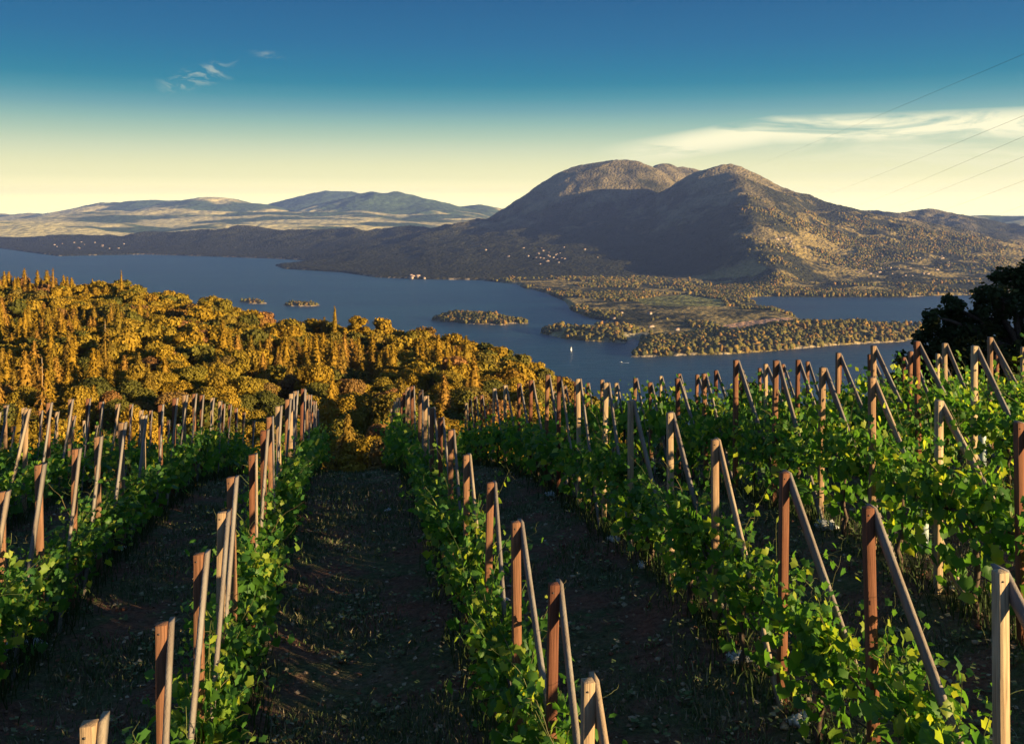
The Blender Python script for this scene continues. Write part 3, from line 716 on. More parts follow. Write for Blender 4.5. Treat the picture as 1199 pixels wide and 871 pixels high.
for x_, L_ in rowlist.items():
    L_ = sorted(L_)
    for (ya, za), (yb, zb) in zip(L_, L_[1:] + [(L_[-1][0] + 1.45, L_[-1][1] - .4)]):
        y_ = (ya + yb) / 2; xx = x_ + random.uniform(-.04, .04); g = float(ground(xx, y_))
        u0, v0, dd = proj((x_, y_, g + 1.3))
        if not (-70 < u0 < 1270 and v0 < 960 and dd > 1.2): continue
        n = cnt.get(x_, 0); cnt[x_] = n + 1
        fol, sho, trk = (VN[random.randrange(9)] if dd < 17 else VF[random.randrange(5)])
        rt = new_obj('grapevine', None, loc=(xx, y_, g)); rt.rotation_euler = (0, 0, R(random.choice((0, 180)) + random.uniform(-6, 6)))
        h_ = random.uniform(.85, 1.12) * (1.16 if x_ > 5 else (.98 if x_ > 0 else .9)); rt.scale = (random.uniform(.78, 1.08), 1.02, h_)
        tag(rt, 'leafy green grapevine, %s from the front in the %s' % (ORD[min(n, 26)], ROWNAME[x_]), 'grapevine', 'grapevines trained along the rows')
        new_obj('foliage', fol, rt); new_obj('trunk', trk, rt)
        if dd < 17: new_obj('shoots', sho, rt)
    # drip hose and trellis wires of each row
    yy = np.arange(L_[0][0], L_[-1][0], .7)
    pts = [(x_ + .05 + .03 * math.sin(y * 1.7 + x_), y, float(ground(x_, y)) + .42 + .03 * math.sin(y * 4.3)) for y in yy]
    wy = [a for a, b in L_]; wz = [(x_ - .043, a, b - 1.12) for a, b in L_]
    if len(wz) > 2: tag(MB().tube(wz, .0016, 4).build('trellis_wire', M_steel), 'thin steel wire running post to post in the ' + ROWNAME[x_], 'wire', 'trellis wires')
    o = MB().tube(pts, .009, 5).build('drip_hose', M_hose); tag(o, 'black drip hose under the vines of the ' + ROWNAME[x_], 'hose', 'drip hoses')

# ------------------------------------------------------------------ ground cover, stones
def blades(n, name, mat, hmin, hmax, wid, seed, lane_only=True):
    r = np.random.default_rng(seed)
    # denser near the camera
    y = 2.5 + 34 * r.random(n) ** 1.6; x = r.uniform(-1, 1, n) * (y * .62 + 2.5) + y * .17
    d = np.min([np.abs(x - a) for a in ROWX], axis=0)
    keep = (fbm(x, y, 1.3, 2, 7) + (.18 if lane_only else .5) > r.random(n) * .5) & (d > (.35 if lane_only else 0)) & (x < 24) & (x > -25)
    x, y = x[keep], y[keep]; n = len(x); z = ground(x, y)
    h = r.uniform(hmin, hmax, n) * (.5 + 1.0 * np.clip(fbm(x, y, .9, 2, 12) + .5, 0, 1)); a = r.uniform(0, 6.283, n); l = r.normal(0, .35, (n, 2))
    wv = np.stack([np.cos(a), np.sin(a), 0 * a], 1) * wid * (1 + y[:, None] * .06)
    B = np.stack([x, y, z - .01], 1); T_ = B + np.stack([l[:, 0] * h, l[:, 1] * h, h], 1); Mi = B + np.stack([l[:, 0] * h * .3, l[:, 1] * h * .3, h * .55], 1)
    V = np.stack([B - wv, B + wv, Mi + wv * .7, Mi - wv * .7, T_], 1).reshape(-1, 3); b = np.arange(n)[:, None] * 5
    return mesh_np(name, V, [b + np.array([[0, 1, 2, 3]]), b + np.array([[3, 2, 4]])], mat)
tag(new_obj('grass', blades(420000, 'grass', M_grass, .03, .11, .005, 5)), 'short dark grass and weeds in the lanes between the rows', 'grass', kind='stuff')
def weeds(n, seed):  # dense blades added under the rows to stop low sun reaching the lanes
    r = np.random.default_rng(seed); rx = np.array([a for a in ROWX if -17 < a < 15]); x0 = rx[r.integers(0, len(rx), n)]; y = 2.2 + 30 * r.random(n) ** 1.3
    x = x0 + r.normal(0, .16, n); z = ground(x, y); h = r.uniform(.10, .42, n) * (.45 + .9 * np.clip(fbm(x, y, .8, 2, 44) + .5, 0, 1)); a = r.uniform(0, 6.28, n); l = r.normal(0, .3, (n, 2)) * h[:, None]
    wv = np.stack([np.cos(a), np.sin(a), 0 * a], 1) * .006; B = np.stack([x, y, z - .01], 1); T_ = B + np.stack([l[:, 0], l[:, 1], h], 1); Mi = B + np.stack([l[:, 0] * .3, l[:, 1] * .3, h * .55], 1)
    V = np.stack([B - wv, B + wv, Mi + wv, Mi - wv, T_], 1).reshape(-1, 3); b = np.arange(n)[:, None] * 5
    return mesh_np('weeds', V, [b + np.array([[0, 1, 2, 3]]), b + np.array([[3, 2, 4]])], M_sunblock)
tag(new_obj('weeds', weeds(60000, 31)), 'weed blades added along the foot of the vine rows to block low sun', 'weeds', kind='stuff')
r = np.random.default_rng(9); n = 16000; y = 2.5 + 30 * r.random(n) ** 1.6; x = r.uniform(-1, 1, n) * (y * .62 + 2) + y * .17
x = np.clip(x, -30, 30); z = ground(x, y) + .012
V, Fc = place_leaves(np.stack([x, y, z], 1), np.stack([r.normal(0, .4, n), r.normal(0, .4, n), np.ones(n)], 1), r.uniform(.025, .07, n), r.normal(0, 1, (n, 3)), LV_far, LF_far)
tag(new_obj('leaf_litter', mesh_np('leaf_litter', V, Fc, M_litter)), 'dry brown leaves and twigs scattered over the soil', 'litter', kind='stuff')

def ground_at_px(u, v):
    a, b = ray(v); dirv = c2w(np.array([(u - CX) / F, a, b])); s = 2.0
    for _ in range(4000):
        p = dirv * s
        if p[2] <= float(ground(p[0], p[1])): break
        s += .03
    return p
k = 2600; py = 2.4 + 26 * r.random(k) ** 1.4; px_ = np.clip(r.uniform(-1, 1, k) * (py * .62 + 2) + py * .17, -28, 26); pz = ground(px_, py); rep_ = 7
cx_ = np.repeat(px_, rep_); cy_ = np.repeat(py, rep_); cz_ = np.repeat(pz, rep_); a_ = r.uniform(0, 6.28, k * rep_); ds_ = r.uniform(.01, .07, k * rep_); hh_ = r.uniform(.01, .11, k * rep_)
V, Fc = place_leaves(np.stack([cx_ + np.cos(a_) * ds_, cy_ + np.sin(a_) * ds_, cz_ + hh_], 1), np.stack([-np.cos(a_) * .4, -np.sin(a_) * .4, np.ones_like(a_)], 1), r.uniform(.03, .075, k * rep_), np.stack([np.cos(a_), np.sin(a_), .3 * np.ones_like(a_)], 1), LV_far, LF_far)
tag(new_obj('ground_weeds', mesh_np('ground_weeds', V, Fc, M_grass)), 'small leafy weeds dotted over the lanes', 'weeds', kind='stuff')
n = 9000; y = 2.4 + 30 * r.random(n) ** 1.5; x = np.clip(r.uniform(-1, 1, n) * (y * .62 + 2) + y * .17, -30, 30); z = ground(x, y)
sz = .008 + .035 * r.random(n) ** 3; V = ICO1[0][None] * (1 + .3 * r.standard_normal((n, 12, 1))) * sz[:, None, None] * np.array([1, 1, .6]) + np.stack([x, y, z + .004], 1)[:, None]
tag(new_obj('clods', mesh_np('clods', V.reshape(-1, 3), (ICO1[1][None] + (np.arange(n) * 12)[:, None, None]).reshape(-1, 3), M_litter)), 'clods and gravel strewn over the lanes', 'clods', kind='stuff')
rocks = [((645, 580), .16, 'under the right-hand rows, far end of the lane', 'small pale rock beside the shaded grass of the second lane, far end'), ((715, 632), .17, '', 'pale crumbly rock in the lane under the second row right of the grass lane'),
         ((752, 662), .15, '', 'pale rock at the edge of the shade under the second row of posts'), ((970, 617), .26, '', 'broad flat white rock on the reddish soil between right rows'),
         ((1122, 690), .24, '', 'white rock near the right edge between two leafy rows'), ((32, 757), .28, '', 'flat white rock on soil at the left edge below a braced post'),
         ((862, 770), .20, '', 'pale rock beside the foot of a vine trunk in the dark lane'), ((588, 702), .12, '', 'small grey-white rock at the foot of the lane vines'),
         ((140, 645), .14, '', 'small white rock beside a brace foot in the left lane'), ((935, 845), .15, '', 'pale rock under low leaves near the bottom right'),
         ((455, 597), .10, '', 'small pale stone at the edge of the grassy lane'), ((197, 578), .12, '', 'small white stone below the far left posts')]
for i, ((u, v), s_, _, lb) in enumerate(rocks):
    p = ground_at_px(u, v); rr = np.random.default_rng(i); Vl, Fl, nn = [], [], 0
    for q in range(9):
        Vv = ICO2[0] * (1 + .30 * rr.standard_normal((len(ICO2[0]), 1))); sc_ = s_ * rr.uniform(.16, .42) * (1.2 if q == 0 else 1)
        Vv = Vv * sc_ * np.array([1, rr.uniform(.6, 1), rr.uniform(.45, .8)]) + np.array([rr.normal(0, s_ * .42), rr.normal(0, s_ * .26), sc_ * .15]) * (0 if q == 0 else 1)
        Vl.append(Vv); Fl.append(ICO2[1] + nn); nn += len(Vv)
    Vv = np.concatenate(Vl); Fr = np.concatenate(Fl)
    o = new_obj('rock', mesh_np('rock', Vv, Fr, M_rock), None, tuple(p + np.array([0, 0, .01]))); o.rotation_euler = (0, 0, rr.uniform(0, 3)); tag(o, lb, 'rock', 'pale rocks on the vineyard soil')
for (u, v, h_, lb) in ((104, 600, .55, 'pale plastic grow tube standing between the left rows'), (1081, 545, .5, 'greenish grow tube in the shade between the right rows'), (1150, 505, .5, 'whitish grow tube behind a tall post near the right edge')):
    p = None; a, b = ray(v); dirv = c2w(np.array([(u - CX) / F, a, b])); dist = {104: 14.3, 1081: 11.8, 1150: 15.5}[u]
    p = dirv * dist / a; gz = float(ground(p[0], p[1])); p[2] = max(p[2] - h_ * .5, gz - .02)
    if p[2] > gz + .05: p[2] = gz
    hh = h_ + .25
    b_ = MB(); q = [(0, 0, 0), (.004, 0, hh * .5), (0, .004, hh)]
    b_.tube(q, .06, 14, False); b_.tube([(0, 0, hh), (0, 0, .02)], .056, 14, False)
    o = b_.build('grow_tube', M_tube, None, True); o.location = tuple(p); tag(o, lb, 'grow tube', 'plastic grow tubes around young vines')
p = ground_at_px(391, 545)
o = MB().tube([(0, 0, -.2), (0.01, 0, .9), (0, .01, 1.75)], .014, 6).build('stake', M_steel); o.location = tuple(p); tag(o, "thin dark metal stake standing at the far end of the grassy lane", 'stake')

# ------------------------------------------------------------------ trees on the golden hill
def crown_np(seed, Hc, Rc, lobes, quads, q0, q1, z0=.28):
    """broadleaf crown: uneven lobes covered in leaf clumps"""
    r = np.random.default_rng(seed); Vs, Fs, n = [], [], 0; C, N = [], []
    cs = []
    for k in range(lobes):
        a = r.uniform(0, 6.283); q = math.sqrt(r.random()); f = r.random()
        cz = Hc * (z0 + (1 - z0) * (.22 + .62 * f)); rr = Rc * q * .72 * (1 - .45 * abs(f - .35)); cs.append((rr * math.cos(a), rr * math.sin(a), cz, Rc * r.uniform(.30, .50)))
    for (x, y, z, s) in cs:
        V0 = ICO2[0] * (s * .86) * np.array([1, 1, .8]); V0 = V0 * (1 + .1 * r.standard_normal(len(V0)))[:, None] + np.array([x, y, z]); Vs.append(V0); Fs.append(ICO2[1] + n); n += len(V0)
        m_ = int(quads * s * s / sum(c[3] ** 2 for c in cs)); d = r.standard_normal((m_, 3)); d[:, 2] = np.where(d[:, 2] < -.3, -d[:, 2], d[:, 2]); d /= np.linalg.norm(d, axis=1)[:, None]
        C.append(np.array([x, y, z]) + d * s * np.array([1, 1, .8]) * r.uniform(.82, 1.22, (m_, 1))); N.append(d + r.normal(0, .45, (m_, 3)))
    C = np.concatenate(C); N = np.concatenate(N)
    qv = np.array([[-.5, -.35, 0], [.45, -.5, .1], [.55, .4, 0], [-.3, .5, .12]])
    V2, F2 = place_leaves(C, N, r.uniform(q0, q1, len(C)), r.normal(0, 1, (len(C), 3)), qv, np.array([[0, 1, 2, 3]]))
    return np.concatenate(Vs + [V2]), [np.concatenate(Fs), F2 + n]
def conifer_np(seed, Hc, Rc, whorls, per, z0=.12, sparse=0.0):
    r = np.random.default_rng(seed); C, N, T, S = [], [], [], []
    for k in range(whorls):
        f = (k + r.uniform(-.3, .3)) / whorls; z = Hc * (z0 + (1 - z0) * f); R_ = Rc * (1 - f) ** .85 * r.uniform(.7, 1.2) + .15
        for j in range(max(4, int(per * (1 - .6 * f)))):
            if r.random() < sparse: continue
            a = r.uniform(0, 6.283); rr = R_ * r.uniform(.7, 1.1); u = np.array([math.cos(a), math.sin(a), 0])
            for s_ in (.45, .75, 1.0):
                C.append(u * rr * s_ + np.array([0, 0, z - .28 * rr * s_ + r.normal(0, .12)])); N.append(u * .55 + np.array([0, 0, 1]) + r.normal(0, .35, 3)); T.append(u + np.array([0, 0, -.25])); S.append(.52 * (.45 + .55 * R_ / Rc) * r.uniform(.7, 1.2))
    C, N, T, S = map(np.array, (C, N, T, S)); lv = np.array([[0, -.8, 0], [.55, 0, -.12], [.12, 1.1, -.1], [-.5, .1, -.12]])
    V2, F2 = place_leaves(C, N, S, T, lv, np.array([[0, 1, 2, 3]]))
    a = np.arange(8) * math.pi / 4; V1 = []
    for f in np.linspace(0, 1, 7): rr = Rc * .55 * (1 - f) ** .85 + .05; V1.append(np.stack([np.cos(a) * rr * r.uniform(.8, 1.2, 8), np.sin(a) * rr * r.uniform(.8, 1.2, 8), 0 * a + Hc * (z0 + .02 + (1 - z0) * f * .92)], 1))
    V1 = np.concatenate(V1); i = np.arange(8); F1 = np.concatenate([np.stack([k * 8 + i, k * 8 + (i + 1) % 8, k * 8 + 8 + (i + 1) % 8, k * 8 + 8 + i], 1) for k in range(6)])
    if sparse > .3: V1 = V1 * np.array([.25, .25, 1])
    return np.concatenate([V1, V2]), [F1, F2 + len(V1)]
def trunk_mesh(h, r0, mat, seed=0):
    r = np.random.default_rng(seed); q = [(0, 0, -1.0)] + [(r.normal(0, .06), r.normal(0, .06), h * k / 5) for k in range(6)]
    return MB().tube(q, np.linspace(r0 * 1.3, r0 * .25, 7), 7).mesh('trunk', mat, True)
OAK = []
for i in range(8):
    V, Fs = crown_np(300 + i, 7.5, 3.9, 12 + i % 4, 5200, .17, .38); OAK.append((mesh_np('crown', V, Fs, M_oak, colors=np.zeros((len(V), 3))), trunk_mesh(5, .28, M_bark, i)))
CON = []
for i in range(7):
    V, Fs = conifer_np(400 + i, 10.5 + (i % 3), 3.1 + .3 * (i % 3), 22, 26, .1, .10); CON.append((mesh_np('crown', V, Fs, M_con, colors=np.zeros((len(V), 3))), trunk_mesh(9.0, .24, M_bark, i)))
OAK_L = [crown_np(500 + i, 7.5, 3.9, 10, 900, .38, .75) for i in range(5)]
CON_L = [conifer_np(520 + i, 10.5, 3.1, 14, 14) for i in range(4)]
# scatter
r = np.random.default_rng(77); cand = []
ys = 112.0
while ys < 545:
    st = 6.1
    xs_ = np.arange(-.66 * ys - 10, .16 * ys + 10, st)
    for x in xs_: cand.append((x + r.uniform(-2.3, 2.3), ys + r.uniform(-2.3, 2.3)))
    ys += st
cand = np.array(cand); u_ = CX + F * cand[:, 0] / cand[:, 1]
zz = hill_z(cand[:, 0], cand[:, 1]); dc = np.interp(u_, CRU, CRD)
clear = (fbm(cand[:, 0], cand[:, 1], 55, 2, 91) > .40) | ((u_ > 335) & (u_ < 465) & (cand[:, 1] < 152))
keep = (cand[:, 1] < dc + 45) & ~clear & (r.random(len(cand)) < .93)
keep &= ~((u_ > 640) & (cand[:, 1] < 250))
cand = cand[keep]; zz = zz[keep]; u_ = u_[keep]; dc = dc[keep]
kindn = fbm(cand[:, 0], cand[:, 1], 60, 2, 93) + r.normal(0, .16, len(cand))
iscon = (kindn > .19 + .16 * sstep(250, 500, u_)) & (u_ < 560)
size = r.uniform(.75, 1.35, len(cand)) * np.where(iscon, 1.0, r.uniform(.85, 1.1, len(cand)))
relh = (cand[:, 1] - 150) / (dc - 150)
def zone(f): return 'near the crest' if f > .72 else ('halfway up' if f > .3 else 'on the lower slope')
def side(u): return 'left part' if u < 220 else ('middle' if u < 440 else 'right part')
# how large each shows: nearer = larger
order = np.argsort(cand[:, 1]); no = nc = 0; rest = {0: [], 1: []}
seen = (u_ > -25) & (u_ < 1225)
for i in order:
    c_ = bool(iscon[i]); x, y = cand[i]; 
    if not seen[i]: rest[int(c_)].append(i); continue
    if (c_ and nc >= 290) or (not c_ and no >= 290): rest[int(c_)].append(i); continue
    W_ = c2w(np.array([x, y, zz[i]])); s_ = size[i]
    if c_:
        nc += 1; rt = new_obj('conifer_tree', None, loc=tuple(W_)); cr, tk = CON[r.integers(7)]
        sun_ = 'slender golden conifer %s in the %s of the forested hill' % (zone(relh[i]), side(u_[i])); tag(rt, sun_, 'tree', 'golden conifers %s, %s' % (zone(relh[i]), side(u_[i])))
    else:
        no += 1; rt = new_obj('broadleaf_tree', None, loc=tuple(W_)); cr, tk = OAK[r.integers(8)]
        sun_ = 'round golden broadleaf tree %s in the %s of the forested hill' % (zone(relh[i]), side(u_[i])); tag(rt, sun_, 'tree', 'golden broadleaf trees %s, %s' % (zone(relh[i]), side(u_[i])))
    rt.rotation_euler = (0, 0, r.uniform(0, 6.28)); rt.scale = (s_, s_, s_ * r.uniform(.85, 1.2)); new_obj('crown', cr, rt); new_obj('trunk', tk, rt)
for c_, lib, nm, mt, lb in ((0, OAK_L, 'broadleaf_wood', M_oak, 'dense golden broadleaf wood covering the back and crest of the hill'), (1, CON_L, 'conifer_wood', M_con, 'golden conifers standing thick toward the crest of the hill')):
    Vs, Fd, n, tn = [], {}, 0, []
    for i in rest[c_]:
        V, Fs = lib[r.integers(len(lib))]; a = r.uniform(0, 6.28); s_ = size[i]; ca, sa = math.cos(a) * s_, math.sin(a) * s_
        Vv = np.stack([V[:, 0] * ca - V[:, 1] * sa, V[:, 0] * sa + V[:, 1] * ca, V[:, 2] * s_ * r.uniform(.85, 1.2)], 1) + c2w(np.array([cand[i][0], cand[i][1], zz[i]]))
        Vs.append(Vv); tn.append(np.full((len(V), 3), r.random()))
        for f in Fs: Fd.setdefault(f.shape[1], []).append(f + n)
        n += len(V)
    tag(new_obj(nm, mesh_np(nm, np.concatenate(Vs), [np.concatenate(f) for f in Fd.values()], mt, colors=np.concatenate(tn))), lb, 'wood', kind='stuff')
# a few trees that stand out
def single(kind, u, vtop, d, Hh, label, seed, mat=None, sp=0.0, wide=1.0, tr=M_bark):
    x, y, zt = P(u, vtop, d); gz = float(hill_z(np.array([x]), np.array([float(d)]))[0]); Hh = min(max(zt - gz, Hh * .6), Hh * 1.5); base = c2w(np.array([x, y, max(gz, zt - Hh) if kind == 'conifer_tree' else gz])); rt = new_obj(kind, None, loc=tuple(base)); tag(rt, label, 'tree')
    if kind == 'conifer_tree':
        V, Fs = conifer_np(seed, Hh, 2.3 * wide, 24, 14, .15 if sp < .3 else .35, sp); m_ = mesh_np('crown', V, Fs, mat or M_con, colors=np.zeros((len(V), 3)))
    else:
        V, Fs = crown_np(seed, Hh, 4.2 * wide, 11, 2600, .3, .6); m_ = mesh_np('crown', V, Fs, mat or M_oak, colors=np.zeros((len(V), 3)))
    new_obj('crown', m_, rt); new_obj('trunk', trunk_mesh(Hh * (.97 if kind == 'conifer_tree' else .6), .25, tr, seed), rt)
single('conifer_tree', 392, 356, 385, 17, 'tall thin conifer rising above the crest against the lake', 1, sp=.15, wide=1.3)
single('broadleaf_tree', 420, 366, 385, 11, 'big round tree on the crest right of the tall thin conifer', 2, wide=1.15)
single('conifer_tree', 62, 312, 455, 17, 'pointed conifer topping the crest at the far left', 3)
single('conifer_tree', 142, 316, 455, 16, 'pale pointed conifer on the crest above the left rows', 4, sp=.2)
single('conifer_tree', 49, 415, 175, 18, 'thin pale-trunked pine standing above the far left posts', 5, sp=.55, wide=.8, tr=M_palebark)
single('conifer_tree', 123, 372, 230, 19, 'tall pine with its bare trunk showing, left of the hill middle', 6, sp=.35, wide=1.1, tr=M_palebark)
single('conifer_tree', 17, 322, 450, 12, 'low conifer on the crest at the very left', 8)
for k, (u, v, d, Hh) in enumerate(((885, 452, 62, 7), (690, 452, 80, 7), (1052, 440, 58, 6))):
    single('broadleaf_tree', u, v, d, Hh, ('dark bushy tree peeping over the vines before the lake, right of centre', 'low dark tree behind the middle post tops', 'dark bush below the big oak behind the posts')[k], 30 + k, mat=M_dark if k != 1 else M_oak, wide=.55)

# big dark oak on the right
def big_oak(name, base, clusters, label, seed, dens=1.0):
    r = np.random.default_rng(seed); rt = new_obj(name, None, loc=tuple(base)); tag(rt, label, 'tree')
    C, N, S = [], [], []; tb = MB(); b0 = np.array([0, 0, 0.]); fork = np.array([0, 0, 4.2])
    tb.tube([(0, 0, -1), (.1, 0, 1.5), (0, .1, 3), fork], [.55, .45, .40, .34], 10)
    br = MB()
    for (c, s) in clusters:
        c = np.array(c) - base; q = [fork]
        for f in (.3, .6, .85, 1.0): q.append(fork + (c - fork) * f + r.normal(0, .15, 3) + np.array([0, 0, .5 * math.sin(f * 3)]))
        br.tube(q, np.linspace(.20, .035, 5), 6)
        m_ = int(1000 * s * s * dens)
        for sub in range(int(7 + 6 * s)):
            d = r.standard_normal(3); d /= np.linalg.norm(d); cc_ = c + d * s * r.uniform(.25, 1.0); ss = s * r.uniform(.2, .38)
            br.tube([q[-1], (q[-1] + cc_) / 2 + r.normal(0, .08, 3), cc_], [.04, .025, .012], 4)
            k = max(60, int(m_ / (7 + 6 * s))); dd_ = r.standard_normal((k, 3)); dd_ /= np.linalg.norm(dd_, axis=1)[:, None]
            C.append(cc_ + dd_ * ss * r.random((k, 1)) ** .45 * 1.15); N.append(dd_ * .6 + r.normal(0, .6, (k, 3)) + np.array([0, 0, .5])); S.append(r.uniform(.10, .20, k))
    C, N, S = np.concatenate(C), np.concatenate(N), np.concatenate(S)
    V, Fc = place_leaves(C, N, S, r.normal(0, 1, (len(C), 3)), np.array([[-.5, -.35, 0], [.45, -.5, .1], [.55, .4, 0], [-.3, .5, .12]]), np.array([[0, 1, 2, 3]]))
    new_obj('crown', mesh_np('crown', V, Fc, M_dark, colors=np.zeros((len(V), 3))), rt); tb.build('trunk', M_bark, rt, True); br.build('branches', M_bark, rt, True)
D0 = 46.0; px = D0 / F
cl = []
for (u, v, s, dz) in ((1200, 345, 34, 0), (1165, 350, 26, -1), (1188, 328, 22, 0), (1235, 352, 46, 1), (1112, 362, 22, 0), (1092, 375, 15, -1), (1128, 385, 30, 1), (1100, 405, 34, 0),
                      (1072, 428, 24, 0), (1140, 415, 40, -1), (1185, 400, 26, 1.5), (1210, 420, 44, 0), (1160, 375, 18, 0), (1250, 400, 50, 0), (1175, 440, 44, 0), (1100, 445, 40, 1), (1270, 345, 40, -2), (1148, 345, 10, 0)):
    cl.append((c2w(np.array(P(u, v, D0 + dz))), s * px * 1.05))
bs = c2w(np.array(P(1195, 480, D0))); bs[2] = float(hill_z(np.array([P(1195, 480, D0)[0]]), np.array([D0]))[0])
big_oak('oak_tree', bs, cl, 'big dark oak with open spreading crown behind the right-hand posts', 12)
for k, (xc, yc) in enumerate(((43., 37.), (52., 31.), (60., 36.))):  # unseen oaks added toward the sun to keep the big oak dark
    b = c2w(np.array([xc, yc, 0.])); b[2] = float(hill_z(np.array([xc]), np.array([yc]))[0]) + .2
    r_ = np.random.default_rng(k); cl = []
    for j in range(16): cl.append((b + np.array([r_.uniform(-4.5, 4.5), r_.uniform(-4.5, 4.5), r_.uniform(4.5, 14.5)]), r_.uniform(1.6, 2.4)))
    big_oak('oak_tree', b, cl, ('unseen oak added right of the vineyard to shade the big oak', 'second unseen oak added to shade the big oak', 'third unseen oak added to shade the big oak')[k], 20 + k, .6)

# ------------------------------------------------------------------ woods on the peninsula, islands and lower slopes
r = np.random.default_rng(5)
def wood(name, X, Y, Z, S, mat, label, big):
    VT, FT = (ICO2 if big else ICO1)
    n = len(X); k = len(VT); J = 1 + .28 * r.standard_normal((n, k, 1)); V = VT[None] * J * S[:, None, None] * np.array([1, 1, 1.15]) + np.stack([X, Y, Z + S * .55], 1)[:, None]
    Fc = (FT[None] + (np.arange(n) * k)[:, None, None]).reshape(-1, 3); tn = np.repeat(r.random((n, 1)), k, 1).reshape(-1, 1).repeat(3, 1)
    tag(new_obj(name, mesh_np(name, c2w(V.reshape(-1, 3)), Fc, mat, False, tn)), label, 'wood', kind='stuff')
M_wood1 = tree_mat('peninsula_foliage', [(0, (.11, .115, .028)), (.3, (.22, .175, .034)), (.55, (.06, .075, .022)), (.75, (.30, .20, .04)), (.9, (.32, .17, .045)), (1, (.11, .115, .028))], .5)
n = 60000; X = r.uniform(-900, 2400, n); Y = r.uniform(2550, 4990, n); h, ins, d = land_height(X, Y)
n1 = fbm(X, Y, 260, 3, 71)
fd = inpoly(X, Y, [PL(*p) for p in ((840, 385), (875, 381.5), (925, 379), (934, 384.5), (900, 391), (866, 395), (846, 391))]) | inpoly(X, Y, [PL(*p) for p in ((745, 352), (800, 347), (845, 353), (850, 364), (790, 366), (750, 361))]) | inpoly(X, Y, [PL(*p) for p in ((720, 395), (820, 392), (860, 394), (860, 397), (800, 396.5), (735, 399.5))])
near_ = sstep(3500, 3000, Y)
ok = ins & (d > 5) & ~fd & (n1 * 2.4 + .10 + near_ * .75 > r.random(n) * .7)
X, Y, h = X[ok], Y[ok], h[ok]; nb = Y < 3300
wood('peninsula_wood', X[nb], Y[nb], h[nb], r.uniform(4.2, 8.5, nb.sum()), M_wood1, 'oaks and pines covering the near end of the peninsula', True)
wood('shore_wood', X[~nb], Y[~nb], h[~nb], r.uniform(4.5, 9.0, (~nb).sum()), M_wood1, 'scattered woods on the flat land behind the peninsula', False)
n = 70000; X = r.uniform(-1500, 5200, n); Y = r.uniform(4990, 7600, n); h, ins, d = land_height(X, Y); uu = CX + F * X / Y
n1 = fbm(X, Y, 300, 3, 73); ok = ins & (d > 5) & (uu < 1230) & ((uu > 868) | (Y < 5500)) & (uu > 560) & (n1 * 2.2 + .10 > r.random(n) * .8); X, Y, h = X[ok], Y[ok], h[ok]
wood('slope_wood', X, Y, h, r.uniform(5, 10, len(X)), M_wood1, 'trees dotted over the lower slopes of the mountain', False)
for (poly, hh), lb, nn in zip(ISL, ('trees and brush covering the middle island', 'low trees on the small islet', 'low trees on the tiny islet'), (1500, 160, 60)):
    q = np.array(poly); X = r.uniform(q[:, 0].min(), q[:, 0].max(), nn); Y = r.uniform(q[:, 1].min(), q[:, 1].max(), nn); h, ins, d = isl_height(poly, hh)(X, Y); ok = ins & (d > 4)
    wood('island_wood', X[ok], Y[ok], h[ok], r.uniform(3.5, 7, ok.sum()) * (1 if hh > 10 else .8), M_wood1, lb, True)

# ------------------------------------------------------------------ houses, boats, cables
def house_meshes(k):
    L, Wd, Hh = (9, 6, 4.2), (7, 5, 5), (11, 5, 3.6); L, Wd, Hh = (L, Wd, Hh)[k]
    b = MB().box((0, 0, Hh / 2 - .8), (L, Wd, Hh / 2 + .8), None, .05)
    V = np.array([[-L - .6, -Wd - .6, Hh], [L + .6, -Wd - .6, Hh], [L + .6, Wd + .6, Hh], [-L - .6, Wd + .6, Hh], [-L - .6, 0, Hh + 3], [L + .6, 0, Hh + 3]], float)
    rf = mesh_np('roof', V, [np.array([[0, 1, 5, 4], [2, 3, 4, 5], [3, 2, 1, 0]]), np.array([[0, 4, 3], [1, 2, 5]])], M_roof)
    return b.mesh('wall', M_wall), rf
HM = [house_meshes(k) for k in range(3)]
def land_at_px(u, v, lo=2500, hi=12500):
    a, b = ray(v); ds = np.arange(lo, hi, 12.); X = ds * (u - CX) / F / a; Z = ds * b / a; h, ins, d = land_height(X, ds); k = np.nonzero(Z <= h)[0]
    k = k[0] if len(k) else -1; return np.array([X[k], ds[k], h[k]]), bool(ins[k])
rh = random.Random(3)
for (u0, u1, v0, v1, n, lb, gr) in ((1000, 1112, 300, 325, 42, 'small pale house in the village on the sunny slope at right', 'houses of the village on the sunny right slope'),
                                    (905, 945, 278, 292, 9, 'small pale house among trees high on the right slope', 'houses high on the right slope'),
                                    (632, 662, 294, 306, 16, "pale house in the bright cluster on the mountain's shaded lower slope", 'houses on the lower left slope'),
                                    (560, 700, 285, 312, 14, "scattered pale house on the mountain's shaded foot", 'houses scattered over the shaded foot'),
                                    (480, 500, 323, 327, 6, 'pale waterside house on the far shore under the mountain', 'waterside houses on the far shore'),
                                    (700, 860, 366, 398, 6, 'small farm building among trees on the peninsula', 'buildings on the peninsula'),
                                    (60, 150, 283, 292, 14, 'pale house in the village on the distant left shore', 'houses of the distant left shore village')):
    for i in range(n):
        p, ok = land_at_px(rh.uniform(u0, u1), rh.uniform(v0, v1))
        if not ok or p[1] > 11500: continue
        rt = new_obj('house', None, loc=tuple(c2w(p))); rt.rotation_euler = (0, 0, rh.uniform(0, 3.1)); s_ = rh.uniform(.8, 1.25) * (.95 if u0 > 500 else 1.2); rt.scale = (s_, s_, s_ * 1.2); tag(rt, lb, 'house', gr)
        wm, rm = HM[rh.randrange(3)]; new_obj('wall', wm, rt); new_obj('roof', rm, rt)
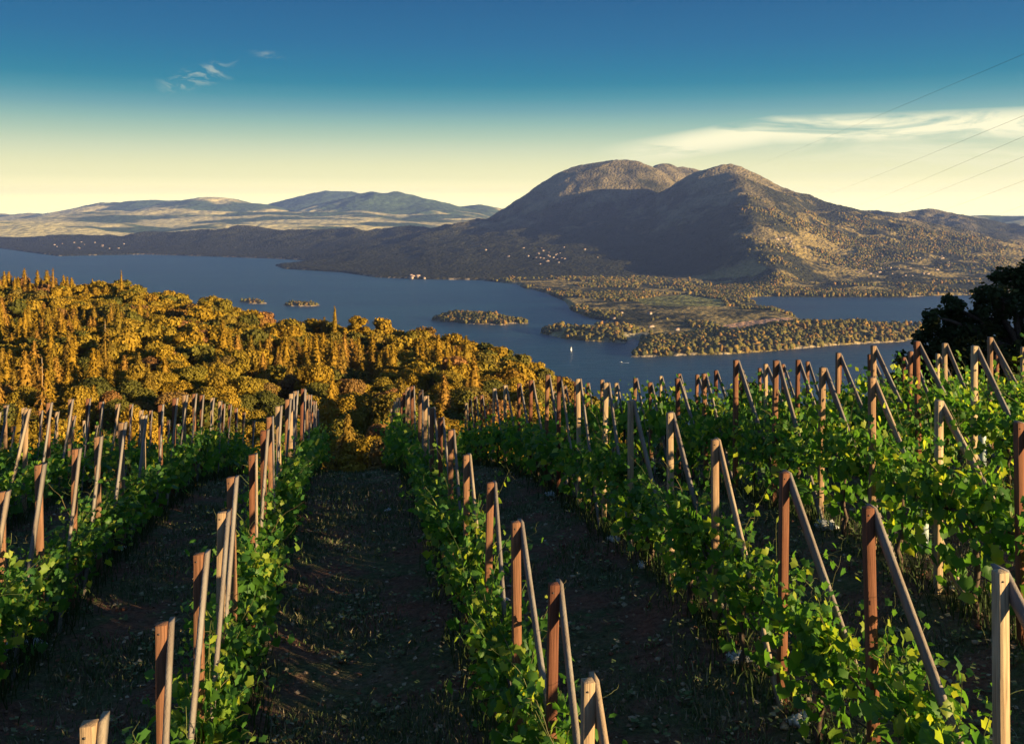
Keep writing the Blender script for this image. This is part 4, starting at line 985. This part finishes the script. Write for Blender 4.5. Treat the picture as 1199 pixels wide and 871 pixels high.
# sailboat
def hull(L, B, D):
    xs_ = np.linspace(-1, 1, 9); V = []
    for x in xs_:
        w_ = B * (1 - max(0, x) ** 2.2) * (1 - .25 * max(0, -x)); V += [(x * L, -w_, D), (x * L, -w_ * .6, -.2), (x * L, 0, -.5), (x * L, w_ * .6, -.2), (x * L, w_, D)]
    V = np.array(V); i = np.arange(8)[:, None] * 5; f = np.concatenate([i + np.array([[k, k + 5, k + 6, k + 1]]) for k in range(4)] + [i + np.array([[4, 9, 5, 0]])]); return V, f
x, y = PL(669, 411); rt = new_obj('sailboat', None, loc=tuple(c2w(np.array([x, y, LAKE + .4])))); tag(rt, 'small white sailboat with a tall pale sail on open water', 'sailboat'); rt.rotation_euler = (0, 0, R(60))
b = MB(); b.add(*hull(5.5, 1.6, 1.2)); b.build('hull', M_white, rt); MB().tube([(0, 0, 0), (0, 0, 13)], .12, 6).build('mast', M_white, rt)
mesh = mesh_np('sail', np.array([[0, .05, 1.8], [0, .05, 12.6], [-4.6, .6, 1.8], [.3, 0, 11.5], [.3, 0, 1.6], [5.0, -.5, 1.6], [0, .12, 1.8], [0, .12, 12.6], [-4.6, .67, 1.8]]), np.array([[0, 1, 2], [3, 4, 5], [8, 7, 6]]), M_white); new_obj('sail', mesh, rt)
x, y = PL(727, 424.5); rt = new_obj('motorboat', None, loc=tuple(c2w(np.array([x, y, LAKE + .5])))); tag(rt, 'small white motorboat speeding near the tip of the peninsula', 'motorboat'); rt.rotation_euler = (0, 0, R(150))
b = MB(); b.add(*hull(4.5, 1.5, 1.0)); b.build('hull', M_white, rt); MB().box((-.5, 0, 1.6), (1.4, 1.0, .6), None, .1).build('cabin', M_white, rt)
V = np.array([[-4, -.8, -.42], [-4, .8, -.42], [-22, 3.2, -.42], [-22, -3.2, -.42], [-13, .5, -.36]]); o = new_obj('wake', mesh_np('wake', V, np.array([[0, 1, 4], [1, 2, 4], [2, 3, 4], [3, 0, 4]]), M_white), None, rt.location); o.rotation_euler = (0, 0, R(150)); tag(o, 'white foam wake trailing behind the motorboat', 'wake', kind='structure')
# cables crossing the sky at the upper right
wires = [((1215, 56), (875, 196)), ((1215, 128), (955, 231)), ((1215, 152), (990, 245)), ((1215, 176), (1030, 247)), ((1215, 204), (1080, 252)), ((1215, 232), (1150, 255))]
for k, ((ua, va), (ub, vb)) in enumerate(wires):
    a = np.array(P(ua + 60, va - (va - vb) / (ua - ub) * -60, 170. + 12 * k)); b = np.array(P(ub, vb, 2600.)); pts = []
    for f in np.linspace(0, 1, 60) ** 1.6: p = a + (b - a) * f; p[2] -= 0.0 + 3.0 * 4 * f * (1 - f); pts.append(p)
    o = MB().tube(c2w(np.array(pts)), .032, 5).build('power_line', M_wire)
    tag(o, '%s of the thin dark cables slanting across the sky at upper right' % ('topmost', 'second from the top', 'third from the top', 'fourth from the top', 'fifth from the top', 'lowest')[k], 'power line', 'power lines across the sky')
